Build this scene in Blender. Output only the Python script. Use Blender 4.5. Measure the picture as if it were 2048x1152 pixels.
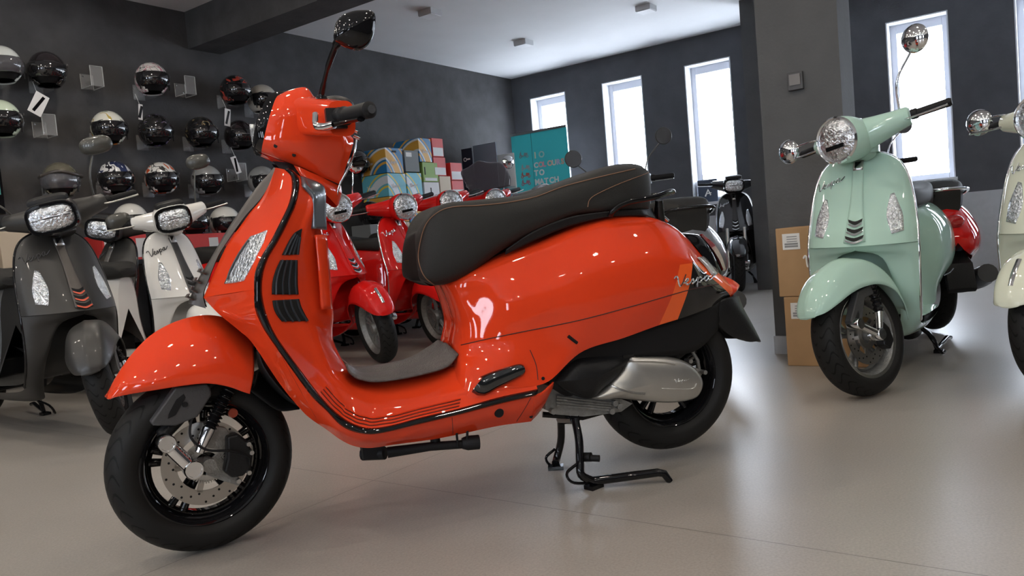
import bpy, bmesh, math, random
from math import sin, cos, pi, radians, sqrt
from mathutils import Vector, Matrix
from mathutils.bvhtree import BVHTree
for _o in list(bpy.data.objects): bpy.data.objects.remove(_o)
SC = bpy.context.scene
random.seed(4)
# ------------------------------------------------------------------ camera
FPX, PITCH, ROLL, CAMH = 1562., .0588, -.0844, .745
_c, _s = cos(PITCH), sin(PITCH)
FW = Vector((0, _c, -_s)); UP0 = Vector((0, _s, _c)); RT0 = Vector((1, 0, 0))
RT = RT0*cos(ROLL) + UP0*sin(ROLL); UP = -RT0*sin(ROLL) + UP0*cos(ROLL)
CO = Vector((0, 0, CAMH))
cam_d = bpy.data.cameras.new('camera'); cam = bpy.data.objects.new('camera', cam_d)
SC.collection.objects.link(cam)
cam.matrix_world = Matrix(((RT.x, UP.x, -FW.x, CO.x), (RT.y, UP.y, -FW.y, CO.y), (RT.z, UP.z, -FW.z, CO.z), (0, 0, 0, 1)))
cam_d.sensor_fit = 'HORIZONTAL'; cam_d.sensor_width = 36; cam_d.lens = FPX*36/2048
cam_d.clip_start = .02; cam_d.clip_end = 200
SC.camera = cam
SC.view_settings.view_transform = 'Standard'; SC.view_settings.look = 'None'
SC.view_settings.gamma = 1; SC.view_settings.use_curve_mapping = False
SC.view_settings.exposure = 0.12
# ------------------------------------------------------------------ world: bright overcast sky
w = bpy.data.worlds.new('overcast_sky'); SC.world = w; w.use_nodes = True
bg = w.node_tree.nodes['Background']; bg.inputs[0].default_value = (.80, .88, 1, 1); bg.inputs[1].default_value = 16.0
# room frame: a runs along the left wall towards the windows, b runs along the window wall
RY = .945
RA = Vector((cos(RY), sin(RY), 0)); RB = Vector((-sin(RY), cos(RY), 0))
def rp(a, b, z=0): return RA*a + RB*b + Vector((0, 0, z))
DA, DB, HC = 9.46, 6.54, 3.095
A0, B0 = -4.6, -4.6
WB_ = [5.65, 4.48, 3.30, 2.13, .98, -.19, -1.36, -2.53, -3.70]   # window left edges on the window wall
WW, WZ0, WZ1 = .6, 1.02, 2.76
def portal(p, d, sx, sy):
    """marks a window opening so that the sky's light is sampled through it"""
    l = bpy.data.lights.new('sky_portal', 'AREA'); l.shape = 'RECTANGLE'; l.size = sx; l.size_y = sy
    l.cycles.is_portal = True
    o = bpy.data.objects.new('sky_portal', l); SC.collection.objects.link(o); o.location = p
    o.rotation_euler = d.to_track_quat('-Z', 'Z').to_euler()
for b in WB_: portal(rp(DA+.31, b+WW/2, (WZ0+WZ1)/2), -RA, WW, WZ1-WZ0)
REAR = [(4.55, 3.85), (1.95, 1.25), (.55, -.15), (-2.25, -2.95)]      # shop windows behind the camera
for bl, br in REAR: portal(rp(A0-.31, (bl+br)/2, 1.65), RA, .7, 1.9)
# ------------------------------------------------------------------ helpers
def new_mat(name): 
    m = bpy.data.materials.new(name); m.use_nodes = True
    return m, m.node_tree, m.node_tree.nodes['Principled BSDF']
MC = {}
def mat(name, col, rough=.5, metal=0., coat=0., noise=0., scale=20., bump=0., bscale=200., alpha=1., trans=0., emit=0., ecol=None, spec=None):
    if name in MC: return MC[name]
    m, nt, p = new_mat(name)
    p.inputs['Base Color'].default_value = (*col, 1); p.inputs['Roughness'].default_value = rough
    p.inputs['Metallic'].default_value = metal; p.inputs['Coat Weight'].default_value = coat; p.inputs['Coat Roughness'].default_value = .03
    p.inputs['Alpha'].default_value = alpha; p.inputs['Transmission Weight'].default_value = trans
    if spec is not None: p.inputs['Specular IOR Level'].default_value = spec
    if emit: p.inputs['Emission Color'].default_value = (*(ecol or col), 1); p.inputs['Emission Strength'].default_value = emit
    tc = nt.nodes.new('ShaderNodeTexCoord')
    if noise:
        n = nt.nodes.new('ShaderNodeTexNoise'); n.inputs['Scale'].default_value = scale; n.inputs['Detail'].default_value = 6
        nt.links.new(tc.outputs['Object'], n.inputs['Vector'])
        r = nt.nodes.new('ShaderNodeMapRange'); r.inputs[1].default_value = .3; r.inputs[2].default_value = .7
        r.inputs[3].default_value = 1-noise; r.inputs[4].default_value = 1+noise
        nt.links.new(n.outputs['Fac'], r.inputs[0])
        v = nt.nodes.new('ShaderNodeVectorMath'); v.operation = 'SCALE'; v.inputs[0].default_value = col
        nt.links.new(r.outputs[0], v.inputs['Scale']); nt.links.new(v.outputs[0], p.inputs['Base Color'])
    if bump:
        n = nt.nodes.new('ShaderNodeTexNoise'); n.inputs['Scale'].default_value = bscale; n.inputs['Detail'].default_value = 3
        nt.links.new(tc.outputs['Object'], n.inputs['Vector'])
        b = nt.nodes.new('ShaderNodeBump'); b.inputs['Strength'].default_value = bump; b.inputs['Distance'].default_value = .01
        nt.links.new(n.outputs['Fac'], b.inputs['Height']); nt.links.new(b.outputs[0], p.inputs['Normal'])
    MC[name] = m
    return m
def stripes_mat(name, cols, scale, rough=.45, coat=0., dist=2.):
    """printed card: broad curved bands of flat colour"""
    m, nt, p = new_mat(name); p.inputs['Roughness'].default_value = rough; p.inputs['Coat Weight'].default_value = coat
    tc = nt.nodes.new('ShaderNodeTexCoord'); wv = nt.nodes.new('ShaderNodeTexWave'); wv.wave_type = 'RINGS'; wv.rings_direction = 'SPHERICAL'
    wv.inputs['Scale'].default_value = scale; wv.inputs['Distortion'].default_value = dist; wv.inputs['Detail'].default_value = 0
    wv.inputs['Detail Scale'].default_value = .6
    mp = nt.nodes.new('ShaderNodeMapping'); mp.inputs['Location'].default_value = (.35, .21, .13)
    nt.links.new(tc.outputs['Object'], mp.inputs[0]); nt.links.new(mp.outputs[0], wv.inputs['Vector'])
    cr = nt.nodes.new('ShaderNodeValToRGB'); cr.color_ramp.interpolation = 'CONSTANT'
    while len(cr.color_ramp.elements) < len(cols): cr.color_ramp.elements.new(.5)
    for i, c in enumerate(cols): cr.color_ramp.elements[i].position = i/len(cols); cr.color_ramp.elements[i].color = (*c, 1)
    nt.links.new(wv.outputs['Fac'], cr.inputs[0]); nt.links.new(cr.outputs[0], p.inputs['Base Color'])
    return m
def blotch_mat(name, cols, scale, rough=.2, coat=1., sd=0., metal=0.):
    """painted helmet graphics: irregular patches"""
    m, nt, p = new_mat(name); p.inputs['Roughness'].default_value = rough; p.inputs['Coat Weight'].default_value = coat; p.inputs['Metallic'].default_value = metal
    tc = nt.nodes.new('ShaderNodeTexCoord'); mp = nt.nodes.new('ShaderNodeMapping'); mp.inputs['Location'].default_value = (sd, sd*1.7, -sd)
    n = nt.nodes.new('ShaderNodeTexNoise'); n.inputs['Scale'].default_value = scale; n.inputs['Detail'].default_value = 2; n.inputs['Distortion'].default_value = 1.2
    nt.links.new(tc.outputs['Object'], mp.inputs[0]); nt.links.new(mp.outputs[0], n.inputs['Vector'])
    cr = nt.nodes.new('ShaderNodeValToRGB'); cr.color_ramp.interpolation = 'CONSTANT'
    while len(cr.color_ramp.elements) < len(cols): cr.color_ramp.elements.new(.5)
    for i, (t, c) in enumerate(cols): cr.color_ramp.elements[i].position = t; cr.color_ramp.elements[i].color = (*c, 1)
    nt.links.new(n.outputs['Fac'], cr.inputs[0]); nt.links.new(cr.outputs[0], p.inputs['Base Color'])
    return m
def empty(name, loc=(0, 0, 0), rz=0, label=None, cat=None, group=None, parent=None):
    o = bpy.data.objects.new(name, None); SC.collection.objects.link(o); o.location = loc; o.rotation_euler = (0, 0, rz)
    o.empty_display_size = .05
    if label: o['label'] = label
    if cat: o['category'] = cat
    if group: o['group'] = group
    if parent: o.parent = parent
    return o
def tag(o, label=None, cat=None, group=None, kind=None):
    if label: o['label'] = label
    if cat: o['category'] = cat
    if group: o['group'] = group
    if kind: o['kind'] = kind
    return o
class MB:
    """collects pieces of geometry that become one mesh object"""
    def __init__(s): s.v = []; s.f = []; s.mi = []; s.fl = set()
    def add(s, vs, fs, mi=0, flat=False):
        o = len(s.v); s.v += [Vector(v) for v in vs]
        for f in fs:
            if flat: s.fl.add(len(s.f))
            s.f.append(tuple(i+o for i in f)); s.mi.append(mi)
        return s
    def grid(s, g, mi=0, cu=False, cv=False, cap=False):
        nu, nv = len(g), len(g[0]); vs = [p for r in g for p in r]; fs = []
        for i in range(nu if cu else nu-1):
            for j in range(nv if cv else nv-1):
                a = i*nv+j; b = i*nv+(j+1) % nv; c = ((i+1) % nu)*nv+(j+1) % nv; d = ((i+1) % nu)*nv+j
                fs.append((a, b, c, d))
        if cap and cv:
            fs.append(tuple(reversed(range(nv)))); fs.append(tuple((nu-1)*nv+j for j in range(nv)))
        return s.add(vs, fs, mi)
    def tube(s, pts, r, n=10, mi=0, closed=False, flat=1., cap=True):
        pts = [Vector(p) for p in pts]
        rs = r if isinstance(r, (list, tuple)) else [r]*len(pts)
        g = []; up = None; N = len(pts)
        for i, p in enumerate(pts):
            a = pts[(i-1) % N] if (closed or i > 0) else p; b = pts[(i+1) % N] if (closed or i < N-1) else p
            t = (b-a); t = t.normalized() if t.length > 1e-9 else Vector((0, 0, 1))
            if up is None: up = Vector((0, 0, 1)) if abs(t.z) < .9 else Vector((1, 0, 0))
            x = t.cross(up)
            if x.length < 1e-4: x = t.cross(Vector((0, 1, 0)))
            x.normalize(); y = x.cross(t).normalized(); up = y
            g.append([p + x*cos(2*pi*k/n)*rs[i] + y*sin(2*pi*k/n)*rs[i]*flat for k in range(n)])
        return s.grid(g, mi, cu=closed, cv=True, cap=cap and not closed)
    def box(s, c, d, M=None, mi=0):
        c = Vector(c); vs = []
        for i in range(8):
            v = Vector(((i & 1)-.5, ((i >> 1) & 1)-.5, ((i >> 2) & 1)-.5)); v = Vector((v.x*d[0], v.y*d[1], v.z*d[2]))
            if M is not None: v = M @ v
            vs.append(c+v)
        return s.add(vs, [(0, 2, 3, 1), (4, 5, 7, 6), (0, 1, 5, 4), (2, 6, 7, 3), (0, 4, 6, 2), (1, 3, 7, 5)], mi, flat=True)
    def lathe(s, prof, n=48, c=(0, 0, 0), axis='y', mi=0, closed=False):
        c = Vector(c); g = []
        for k in range(n):
            a = 2*pi*k/n; row = []
            for r, o in prof:
                if axis == 'y': row.append(c+Vector((r*cos(a), o, r*sin(a))))
                elif axis == 'x': row.append(c+Vector((o, r*cos(a), r*sin(a))))
                else: row.append(c+Vector((r*cos(a), r*sin(a), o)))
            g.append(row)
        return s.grid(g, mi, cu=True, cv=closed)
    def prism(s, poly, y0, y1, mi=0, axis='y'):
        n = len(poly); vs = []
        for y in (y0, y1):
            for p in poly:
                vs.append(Vector((p[0], y, p[1])) if axis == 'y' else (Vector((y, p[0], p[1])) if axis == 'x' else Vector((p[0], p[1], y))))
        fs = [tuple(range(n)), tuple(reversed(range(n, 2*n)))]+[(i, i+n, (i+1) % n+n, (i+1) % n) for i in range(n)]
        return s.add(vs, fs, mi, flat=True)
    def ellipsoid(s, c, r, n=20, m=12, mi=0, M=None):
        g = []
        for i in range(m+1):
            t = pi*i/m; row = []
            for k in range(n):
                a = 2*pi*k/n; v = Vector((r[0]*sin(t)*cos(a), r[1]*sin(t)*sin(a), r[2]*cos(t)))
                if M is not None: v = M @ v
                row.append(Vector(c)+v)
            g.append(row)
        return s.grid(g, mi, cv=True)
    def mirror(s):
        n = len(s.v); s.v += [Vector((v.x, -v.y, v.z)) for v in s.v]
        m = len(s.f)
        for i in range(m):
            if i in s.fl: s.fl.add(len(s.f))
            s.f.append(tuple(reversed([k+n for k in s.f[i]]))); s.mi.append(s.mi[i])
        return s
    def xf(s, M):
        s.v = [M @ v for v in s.v]; return s
    def bvh(s): return BVHTree.FromPolygons(s.v, s.f)
    def build(s, name, mats, parent=None, bevel=0., solid=0., smooth=True, merge=True, sharp=None, sub=0):
        me = bpy.data.meshes.new(name); me.from_pydata([tuple(v) for v in s.v], [], s.f)
        for m in (mats if isinstance(mats, (list, tuple)) else [mats]): me.materials.append(m)
        for i, p in enumerate(me.polygons): p.material_index = s.mi[i]; p.use_smooth = smooth and i not in s.fl
        bm = bmesh.new(); bm.from_mesh(me)
        if merge: bmesh.ops.remove_doubles(bm, verts=bm.verts, dist=2e-5)
        bmesh.ops.recalc_face_normals(bm, faces=bm.faces)
        bm.to_mesh(me); bm.free()
        if smooth: me.set_sharp_from_angle(angle=radians(48))
        o = bpy.data.objects.new(name, me); SC.collection.objects.link(o)
        if parent is not None: o.parent = parent
        if sub: md = o.modifiers.new('subdivision', 'SUBSURF'); md.levels = sub; md.render_levels = sub
        if solid: md = o.modifiers.new('thickness', 'SOLIDIFY'); md.thickness = abs(solid); md.offset = -1 if solid > 0 else 1
        if bevel:
            md = o.modifiers.new('bevel', 'BEVEL'); md.width = bevel; md.segments = 2; md.limit_method = 'ANGLE'; md.angle_limit = radians(40)
            for p in me.polygons: p.use_smooth = False
        return o
def cr(P, n):
    """n points on the Catmull-Rom curve through P"""
    P = [Vector(p) for p in P]; m = len(P)
    if m == 2: return [P[0].lerp(P[1], i/(n-1)) for i in range(n)]
    out = []
    for i in range(n):
        t = i*(m-1)/(n-1); k = min(int(t), m-2); u = t-k
        p1, p2 = P[k], P[k+1]; p0 = P[k-1] if k > 0 else p1*2-p2; p3 = P[k+2] if k+2 < m else p2*2-p1
        out.append(.5*((2*p1)+(p2-p0)*u+(2*p0-5*p1+4*p2-p3)*u*u+(3*p1-p0-3*p2+p3)*u**3))
    return out
def surf(rows, nu, nv):
    g = [cr(r, nv) for r in rows]
    cols = [cr([g[i][j] for i in range(len(g))], nu) for j in range(nv)]
    return [[cols[j][i] for j in range(nv)] for i in range(nu)]
def rot(ax, a): return Matrix.Rotation(a, 3, ax)
def ray_of(px, py): return (FW + RT*((px-1024)/FPX) - UP*((py-576)/FPX)).normalized()
class Fr:
    """a frame of reference; L() finds where the line of sight meets the plane y=const of it"""
    def __init__(s, M): s.M = M; s.I = M.inverted(); s.o = s.I @ CO
    def L(s, px, py, y=0.):
        d = s.I.to_3x3() @ ray_of(px, py); return s.o + d*((y-s.o.y)/d.y)
    def ray(s, px, py): return s.o, (s.I.to_3x3() @ ray_of(px, py))
    def rows(s, R): return [[s.L(*p) for p in r] for r in R]
    def snap(s, bvh, px, py, off=.003):
        o, d = s.ray(px, py); h = bvh.ray_cast(o, d)
        if h[0] is None: return None
        n = h[1]; n = n if n.dot(d) < 0 else -n
        return h[0]+n*off
def plane_room(px, py, a=None, b=None, z=None):
    d = ray_of(px, py)
    if a is not None: n, q = RA, a
    elif b is not None: n, q = RB, b
    else: n, q = Vector((0, 0, 1)), z
    p = CO + d*((q-CO.dot(n))/d.dot(n)); return p.dot(RA), p.dot(RB), p.z
def text_mb(mb, string, size, M, depth=.002, mi=0, bold=0.):
    cu = bpy.data.curves.new('lettering', 'FONT'); cu.body = string; cu.size = size; cu.extrude = depth/2; cu.offset = bold
    cu.resolution_u = 3
    o = bpy.data.objects.new('lettering', cu); SC.collection.objects.link(o)
    dg = bpy.context.evaluated_depsgraph_get(); me = bpy.data.meshes.new_from_object(o.evaluated_get(dg))
    mb.add([M @ v.co for v in me.vertices], [tuple(p.vertices) for p in me.polygons], mi, flat=True)
    bpy.data.objects.remove(o); bpy.data.curves.remove(cu); bpy.data.meshes.remove(me)
# cursive lettering strokes, unit x-height about .55
SCRIPT = [[(-.12, .85), (.02, 1.05), (.18, 1.0), (.22, .6), (.28, .1), (.4, -.02), (.62, .4), (.9, 1.12)],
          [(.62, .22), (.92, .3), (1.1, .48), (1.0, .6), (.86, .45), (.86, .15), (1.0, .0), (1.22, .12), (1.46, .5), (1.52, .3), (1.5, .08), (1.36, .02)],
          [(1.5, .08), (1.7, .25), (1.88, .55), (1.86, .2), (1.78, -.45)], [(1.86, .25), (2.02, .52), (2.2, .45), (2.2, .15), (2.05, .02), (1.9, .1)],
          [(2.2, .2), (2.4, .3), (2.62, .5), (2.78, .5)], [(2.78, .52), (2.55, .48), (2.46, .2), (2.58, .0), (2.76, .25), (2.84, .52), (2.8, .15), (2.92, .02), (3.15, .2), (3.45, .45)]]
def script_mb(mb, f, r, mi=0, flat=1.):
    """f maps (u,v) lettering coordinates to a point"""
    for st in SCRIPT:
        pts = cr([Vector((x, y, 0)) for x, y in st], max(6, len(st)*3)); q = [f(p.x, p.y) for p in pts]
        q = [p for p in q if p is not None]
        if len(q) > 1: mb.tube(q, r, 5, mi, flat=flat)
# ------------------------------------------------------------------ shared materials
M_tyre = None
def tyre_mat():
    m, nt, p = new_mat('tyre_rubber'); p.inputs['Base Color'].default_value = (.012, .012, .013, 1); p.inputs['Roughness'].default_value = .55
    p.inputs['Specular IOR Level'].default_value = .18
    uv = nt.nodes.new('ShaderNodeUVMap'); sep = nt.nodes.new('ShaderNodeSeparateXYZ'); nt.links.new(uv.outputs[0], sep.inputs[0])
    def mth(op, a, b=None):
        n = nt.nodes.new('ShaderNodeMath'); n.operation = op
        for i, x in enumerate((a, b)):
            if x is None: continue
            if isinstance(x, (int, float)): n.inputs[i].default_value = x
            else: nt.links.new(x, n.inputs[i])
        return n.outputs[0]
    v = mth('ABSOLUTE', mth('SUBTRACT', sep.outputs['Y'], .5))        # 0 crown .. .5 bead
    ph = mth('ADD', mth('MULTIPLY', sep.outputs['X'], 30), mth('MULTIPLY', mth('SINE', mth('MULTIPLY', v, 26)), .38))
    ph = mth('ADD', ph, mth('MULTIPLY', mth('GREATER_THAN', sep.outputs['Y'], .5), .5))
    fr = mth('FRACT', ph); gr = mth('LESS_THAN', mth('ABSOLUTE', mth('SUBTRACT', fr, .5)), .09)
    zone = mth('MULTIPLY', mth('LESS_THAN', v, .26), mth('GREATER_THAN', v, .03))
    g = mth('SUBTRACT', 1, mth('MULTIPLY', gr, zone))
    b = nt.nodes.new('ShaderNodeBump'); b.inputs['Strength'].default_value = 1; b.inputs['Distance'].default_value = .004
    nt.links.new(g, b.inputs['Height']); nt.links.new(b.outputs[0], p.inputs['Normal'])
    mx = nt.nodes.new('ShaderNodeMix'); mx.data_type = 'RGBA'; mx.inputs[6].default_value = (.003, .003, .003, 1); mx.inputs[7].default_value = (.014, .0135, .013, 1)
    nt.links.new(g, mx.inputs[0]); nt.links.new(mx.outputs[2], p.inputs['Base Color'])
    return m
M_tyre = tyre_mat()
M_rubber = mat('black_rubber', (.008, .008, .009), .6, spec=.25)
M_plast = mat('black_plastic', (.009, .009, .010), .42, bump=.1, spec=.3)
M_gloss = mat('gloss_black', (.006, .006, .007), .25, coat=.8, spec=.0)
M_dgrey = mat('dark_grey_plastic', (.05, .05, .052), .45, bump=.1)
M_chrome = mat('chrome', (.82, .83, .85), .08, 1)
M_alu = mat('brushed_aluminium', (.55, .55, .54), .32, 1, noise=.08, scale=60)
M_alud = mat('cast_aluminium', (.30, .30, .29), .5, .8, noise=.15, scale=60, bump=.3)
M_disc = mat('brake_disc_steel', (.50, .48, .45), .3, 1)
M_glass = mat('clear_lens', (.75, .78, .80), .12, .75, coat=1, noise=.35, scale=90, bump=.9, bscale=120)
M_refl = mat('lamp_reflector', (.62, .64, .66), .18, .9, coat=1, noise=.5, scale=60, bump=1., bscale=70)
M_red_lens = mat('red_lens', (.42, .012, .012), .12, coat=1)
M_seat = mat('black_seat_vinyl', (.020, .0195, .018), .6, spec=.3, bump=.25, bscale=500)
M_white_pl = mat('white_card', (.75, .75, .74), .6)
M_bronze = mat('satin_bronze_grey', (.085, .075, .068), .38, .3, noise=.1)
# ================================================================== the room
M_wall = mat('charcoal_paint', (.062, .062, .064), .8, noise=.22, scale=5, bump=.25, bscale=40)
M_wallb = mat('charcoal_blue_paint', (.075, .078, .088), .8, noise=.12, scale=5, bump=.2, bscale=40)
M_col = mat('grey_column_paint', (.086, .088, .091), .8, noise=.08, scale=6, bump=.15, bscale=60)
M_ceil = mat('white_ceiling_paint', (.80, .81, .82), .85, noise=.02, scale=3)
M_white = mat('white_reveal_paint', (.66, .68, .71), .6)
M_pvc = mat('white_window_frame', (.60, .61, .66), .4)
M_dado = mat('light_grey_dado', (.42, .44, .46), .6, noise=.04)
def floor_mat():
    m, nt, p = new_mat('polished_screed'); tc = nt.nodes.new('ShaderNodeTexCoord')
    def nz(s, d): 
        n = nt.nodes.new('ShaderNodeTexNoise'); n.inputs['Scale'].default_value = s; n.inputs['Detail'].default_value = d; nt.links.new(tc.outputs['Object'], n.inputs['Vector']); return n
    a = nz(.9, 5); b = nz(160, 3)
    cr_ = nt.nodes.new('ShaderNodeValToRGB'); cr_.color_ramp.elements[0].position = .3; cr_.color_ramp.elements[0].color = (.30, .275, .243, 1)
    cr_.color_ramp.elements[1].position = .75; cr_.color_ramp.elements[1].color = (.37, .345, .312, 1)
    nt.links.new(a.outputs['Fac'], cr_.inputs[0])
    mr = nt.nodes.new('ShaderNodeMapRange'); mr.inputs[1].default_value = .3; mr.inputs[2].default_value = .7; mr.inputs[3].default_value = .86; mr.inputs[4].default_value = 1.1
    nt.links.new(b.outputs['Fac'], mr.inputs[0])
    # saw-cut joints
    sx = nt.nodes.new('ShaderNodeSeparateXYZ'); nt.links.new(tc.outputs['Object'], sx.inputs[0])
    def line(o, off, period):
        n1 = nt.nodes.new('ShaderNodeMath'); n1.operation = 'ADD'; nt.links.new(o, n1.inputs[0]); n1.inputs[1].default_value = off
        n2 = nt.nodes.new('ShaderNodeMath'); n2.operation = 'PINGPONG'; nt.links.new(n1.outputs[0], n2.inputs[0]); n2.inputs[1].default_value = period/2
        n3 = nt.nodes.new('ShaderNodeMath'); n3.operation = 'GREATER_THAN'; nt.links.new(n2.outputs[0], n3.inputs[0]); n3.inputs[1].default_value = .0016
        return n3.outputs[0]
    l1 = line(sx.outputs['X'], -1.76, 4.1); l2 = line(sx.outputs['Y'], 2.2, 4.1)
    mn = nt.nodes.new('ShaderNodeMath'); mn.operation = 'MINIMUM'; nt.links.new(l1, mn.inputs[0]); nt.links.new(l2, mn.inputs[1])
    mr2 = nt.nodes.new('ShaderNodeMapRange'); mr2.inputs[3].default_value = .45; mr2.inputs[4].default_value = 1; nt.links.new(mn.outputs[0], mr2.inputs[0])
    mm = nt.nodes.new('ShaderNodeMath'); mm.operation = 'MULTIPLY'; nt.links.new(mr.outputs[0], mm.inputs[0]); nt.links.new(mr2.outputs[0], mm.inputs[1])
    vs = nt.nodes.new('ShaderNodeVectorMath'); vs.operation = 'SCALE'; nt.links.new(cr_.outputs[0], vs.inputs[0]); nt.links.new(mm.outputs[0], vs.inputs['Scale'])
    nt.links.new(vs.outputs[0], p.inputs['Base Color'])
    p.inputs['Roughness'].default_value = .30; p.inputs['Specular IOR Level'].default_value = .62
    bp = nt.nodes.new('ShaderNodeBump'); bp.inputs['Strength'].default_value = .12; bp.inputs['Distance'].default_value = .004
    c = nz(45, 4); nt.links.new(c.outputs['Fac'], bp.inputs['Height']); nt.links.new(bp.outputs[0], p.inputs['Normal'])
    return m
M_floor = floor_mat()
def room_box(mb, a0, a1, b0, b1, z0, z1, mi=0): return mb.box(((a0+a1)/2, (b0+b1)/2, (z0+z1)/2), (a1-a0, b1-b0, z1-z0), mi=mi)
def room_obj(mb, name, mats, kind='structure', **k):
    o = mb.build(name, mats, smooth=False, merge=False, **k); o.rotation_euler = (0, 0, RY)
    if kind: o['kind'] = kind
    return o
room_obj(room_box(MB(), A0, DA, B0, DB, -.15, 0), 'floor', M_floor)
room_obj(room_box(MB(), A0-.25, DA+.25, B0-.25, DB+.25, HC, HC+.2), 'ceiling', M_ceil)
room_obj(room_box(MB(), A0-.25, DA+.25, DB, DB+.25, -.15, HC), 'wall_left', M_wall)
room_obj(room_box(MB(), A0-.25, DA+.25, B0-.25, B0, -.15, HC), 'wall_right', M_wall)
# window wall, pierced by a row of tall narrow windows
def pierced(name, a0, a1, holes, z0, z1, mats):
    mb = MB(); cur = DB
    for (hl, hr) in holes:
        room_box(mb, a0, a1, hl, cur, -.15, HC); room_box(mb, a0, a1, hr, hl, -.15, z0); room_box(mb, a0, a1, hr, hl, z1, HC); cur = hr
    room_box(mb, a0, a1, B0, cur, -.15, HC)
    return room_obj(mb, name, mats)
holes = [(bl+.59, bl) for bl in WB_]      # left edge (larger b), right edge
pierced('wall_back', DA, DA+.28, holes, WZ0, WZ1, M_wallb)
room_obj(room_box(MB(), DA-.02, DA+.0, B0, DB, 0, .86), 'trim_1', M_dado)
M_pane = None
def pane_mat():
    m = bpy.data.materials.new('window_pane'); m.use_nodes = True; nt = m.node_tree; nt.nodes.clear()
    o = nt.nodes.new('ShaderNodeOutputMaterial'); t = nt.nodes.new('ShaderNodeBsdfTransparent'); g = nt.nodes.new('ShaderNodeBsdfGlossy'); g.inputs['Roughness'].default_value = .02
    mx = nt.nodes.new('ShaderNodeMixShader'); mx.inputs[0].default_value = .06
    nt.links.new(t.outputs[0], mx.inputs[1]); nt.links.new(g.outputs[0], mx.inputs[2]); nt.links.new(mx.outputs[0], o.inputs[0]); return m
M_pane = pane_mat()
def window(n, a_in, depth, bl, br, z0, z1, sgn=1):
    """white reveal, frame, sash and pane; sgn=1 faces -a"""
    mb = MB(); a1 = a_in+sgn*depth; lo, hi = sorted((a_in-.004*sgn, a1)); t = .012
    room_box(mb, lo, hi, bl-t, bl+.001, z0, z1); room_box(mb, lo, hi, br-.001, br+t, z0, z1)
    room_box(mb, lo, hi, br, bl, z1-t, z1+.001); room_box(mb, lo-.03*(sgn > 0), hi+.03*(sgn < 0), br-.02, bl+.02, z0-.02, z0+.012)
    w_ = room_obj(mb, 'window_%d' % n, M_white)
    f = MB(); fa = a_in+sgn*depth*.62; l2, h2 = sorted((fa, fa+sgn*.06)); s = .075
    room_box(f, l2, h2, bl-s, bl-t, z0, z1); room_box(f, l2, h2, br+t, br+s, z0, z1); room_box(f, l2, h2, br+s, bl-s, z1-s-.03, z1-t); room_box(f, l2, h2, br+s, bl-s, z0+.012, z0+s)
    fo = f.build('window_frame', M_pvc, w_, smooth=False, merge=False, bevel=.004)
    p = MB(); room_box(p, (l2+h2)/2-.004, (l2+h2)/2+.004, br+s-.005, bl-s+.005, z0+s-.005, z1-s-.025)
    p.build('window_pane', M_pane, w_, smooth=False, merge=False)
for i, (hl, hr) in enumerate(holes): window(i+1, DA, .28, hl, hr, WZ0, WZ1)
# shop windows behind the photographer
rear = REAR
pierced('wall_front', A0-.28, A0, rear, .7, 2.6, M_wallb)
for i, (hl, hr) in enumerate(rear): window(len(holes)+i+1, A0, .28, hl, hr, .7, 2.6, sgn=-1)
# beam across the room, the column it rests on and the far pier
room_obj(room_box(MB(), 4.30, 4.64, B0, DB, 2.76, HC), 'trim_2', M_wall)
mb = MB(); room_box(mb, 4.35, 4.64, .945, 1.365, 0, 2.76); o = room_obj(mb, 'trim_3', M_col)
mb = MB(); room_box(mb, 4.342, 4.648, .937, 1.373, 0, .10); room_obj(mb, 'baseboard_1', M_dado)
mb = MB(); room_box(mb, 8.42, 8.72, 2.30, 2.80, 0, HC); room_obj(mb, 'trim_4', M_col)
mb = MB(); room_box(mb, A0, DA, DB-.012, DB, 0, .1); room_obj(mb, 'baseboard_left', M_plast)
# thermostat on the column
a, b1, z1 = plane_room(1576, 148, a=4.35); _, b2, z2 = plane_room(1609, 178, a=4.35)
mb = MB(); room_box(mb, 4.325, 4.35, min(b1, b2), max(b1, b2), min(z1, z2), max(z1, z2))
o = room_obj(mb, 'wall_thermostat', M_dgrey, kind=None, bevel=.004); tag(o, 'small dark square thermostat box on the grey column', 'thermostat')
c = MB(); room_box(c, 4.319, 4.326, min(b1, b2)+.012, max(b1, b2)-.012, min(z1, z2)+.025, max(z1, z2)-.012); c.build('display', mat('pale_display', (.16, .15, .145), .4), o, smooth=False)
# ceiling lamps
M_lampb = mat('lamp_housing', (.60, .61, .62), .5)
M_led = mat('led_panel_on', (1, .95, .88), .4, emit=26, ecol=(1, .90, .76))
M_ledoff = mat('led_panel_off', (.85, .86, .88), .4)
def ceiling_lamp(a, b, lit, label, group=None, s=.11):
    r = empty('ceiling_lamp', rp(a, b, HC), RY, label, 'ceiling light', group)
    m = MB(); m.box((0, 0, -.028), (s, s, .056)); m.build('housing', M_lampb, r, smooth=False, bevel=.004)
    m = MB(); m.box((0, 0, -.0585), (s-.016, s-.016, .006)); m.build('diffuser', M_led if lit else M_ledoff, r, smooth=False)
    if lit:
        l = bpy.data.lights.new('lamp_light', 'AREA'); l.size = s-.02; l.energy = LAMP_W; l.color = (1, .90, .78)
        o = bpy.data.objects.new('lamp_light', l); SC.collection.objects.link(o); o.parent = r; o.location = (0, 0, -.066)
LAMP_W = 6.0
for (px, py), lab in (((860, 27), 'square ceiling light above the far helmet wall, leftmost of the three on the white ceiling'), ((1047, 87), 'square ceiling light nearest the far corner of the white ceiling'), ((1292, 18), 'square ceiling light near the grey column, rightmost on the white ceiling')):
    a, b, _ = plane_room(px, py, z=HC-.03); ceiling_lamp(a, b, False, lab, s=.17)
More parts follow.
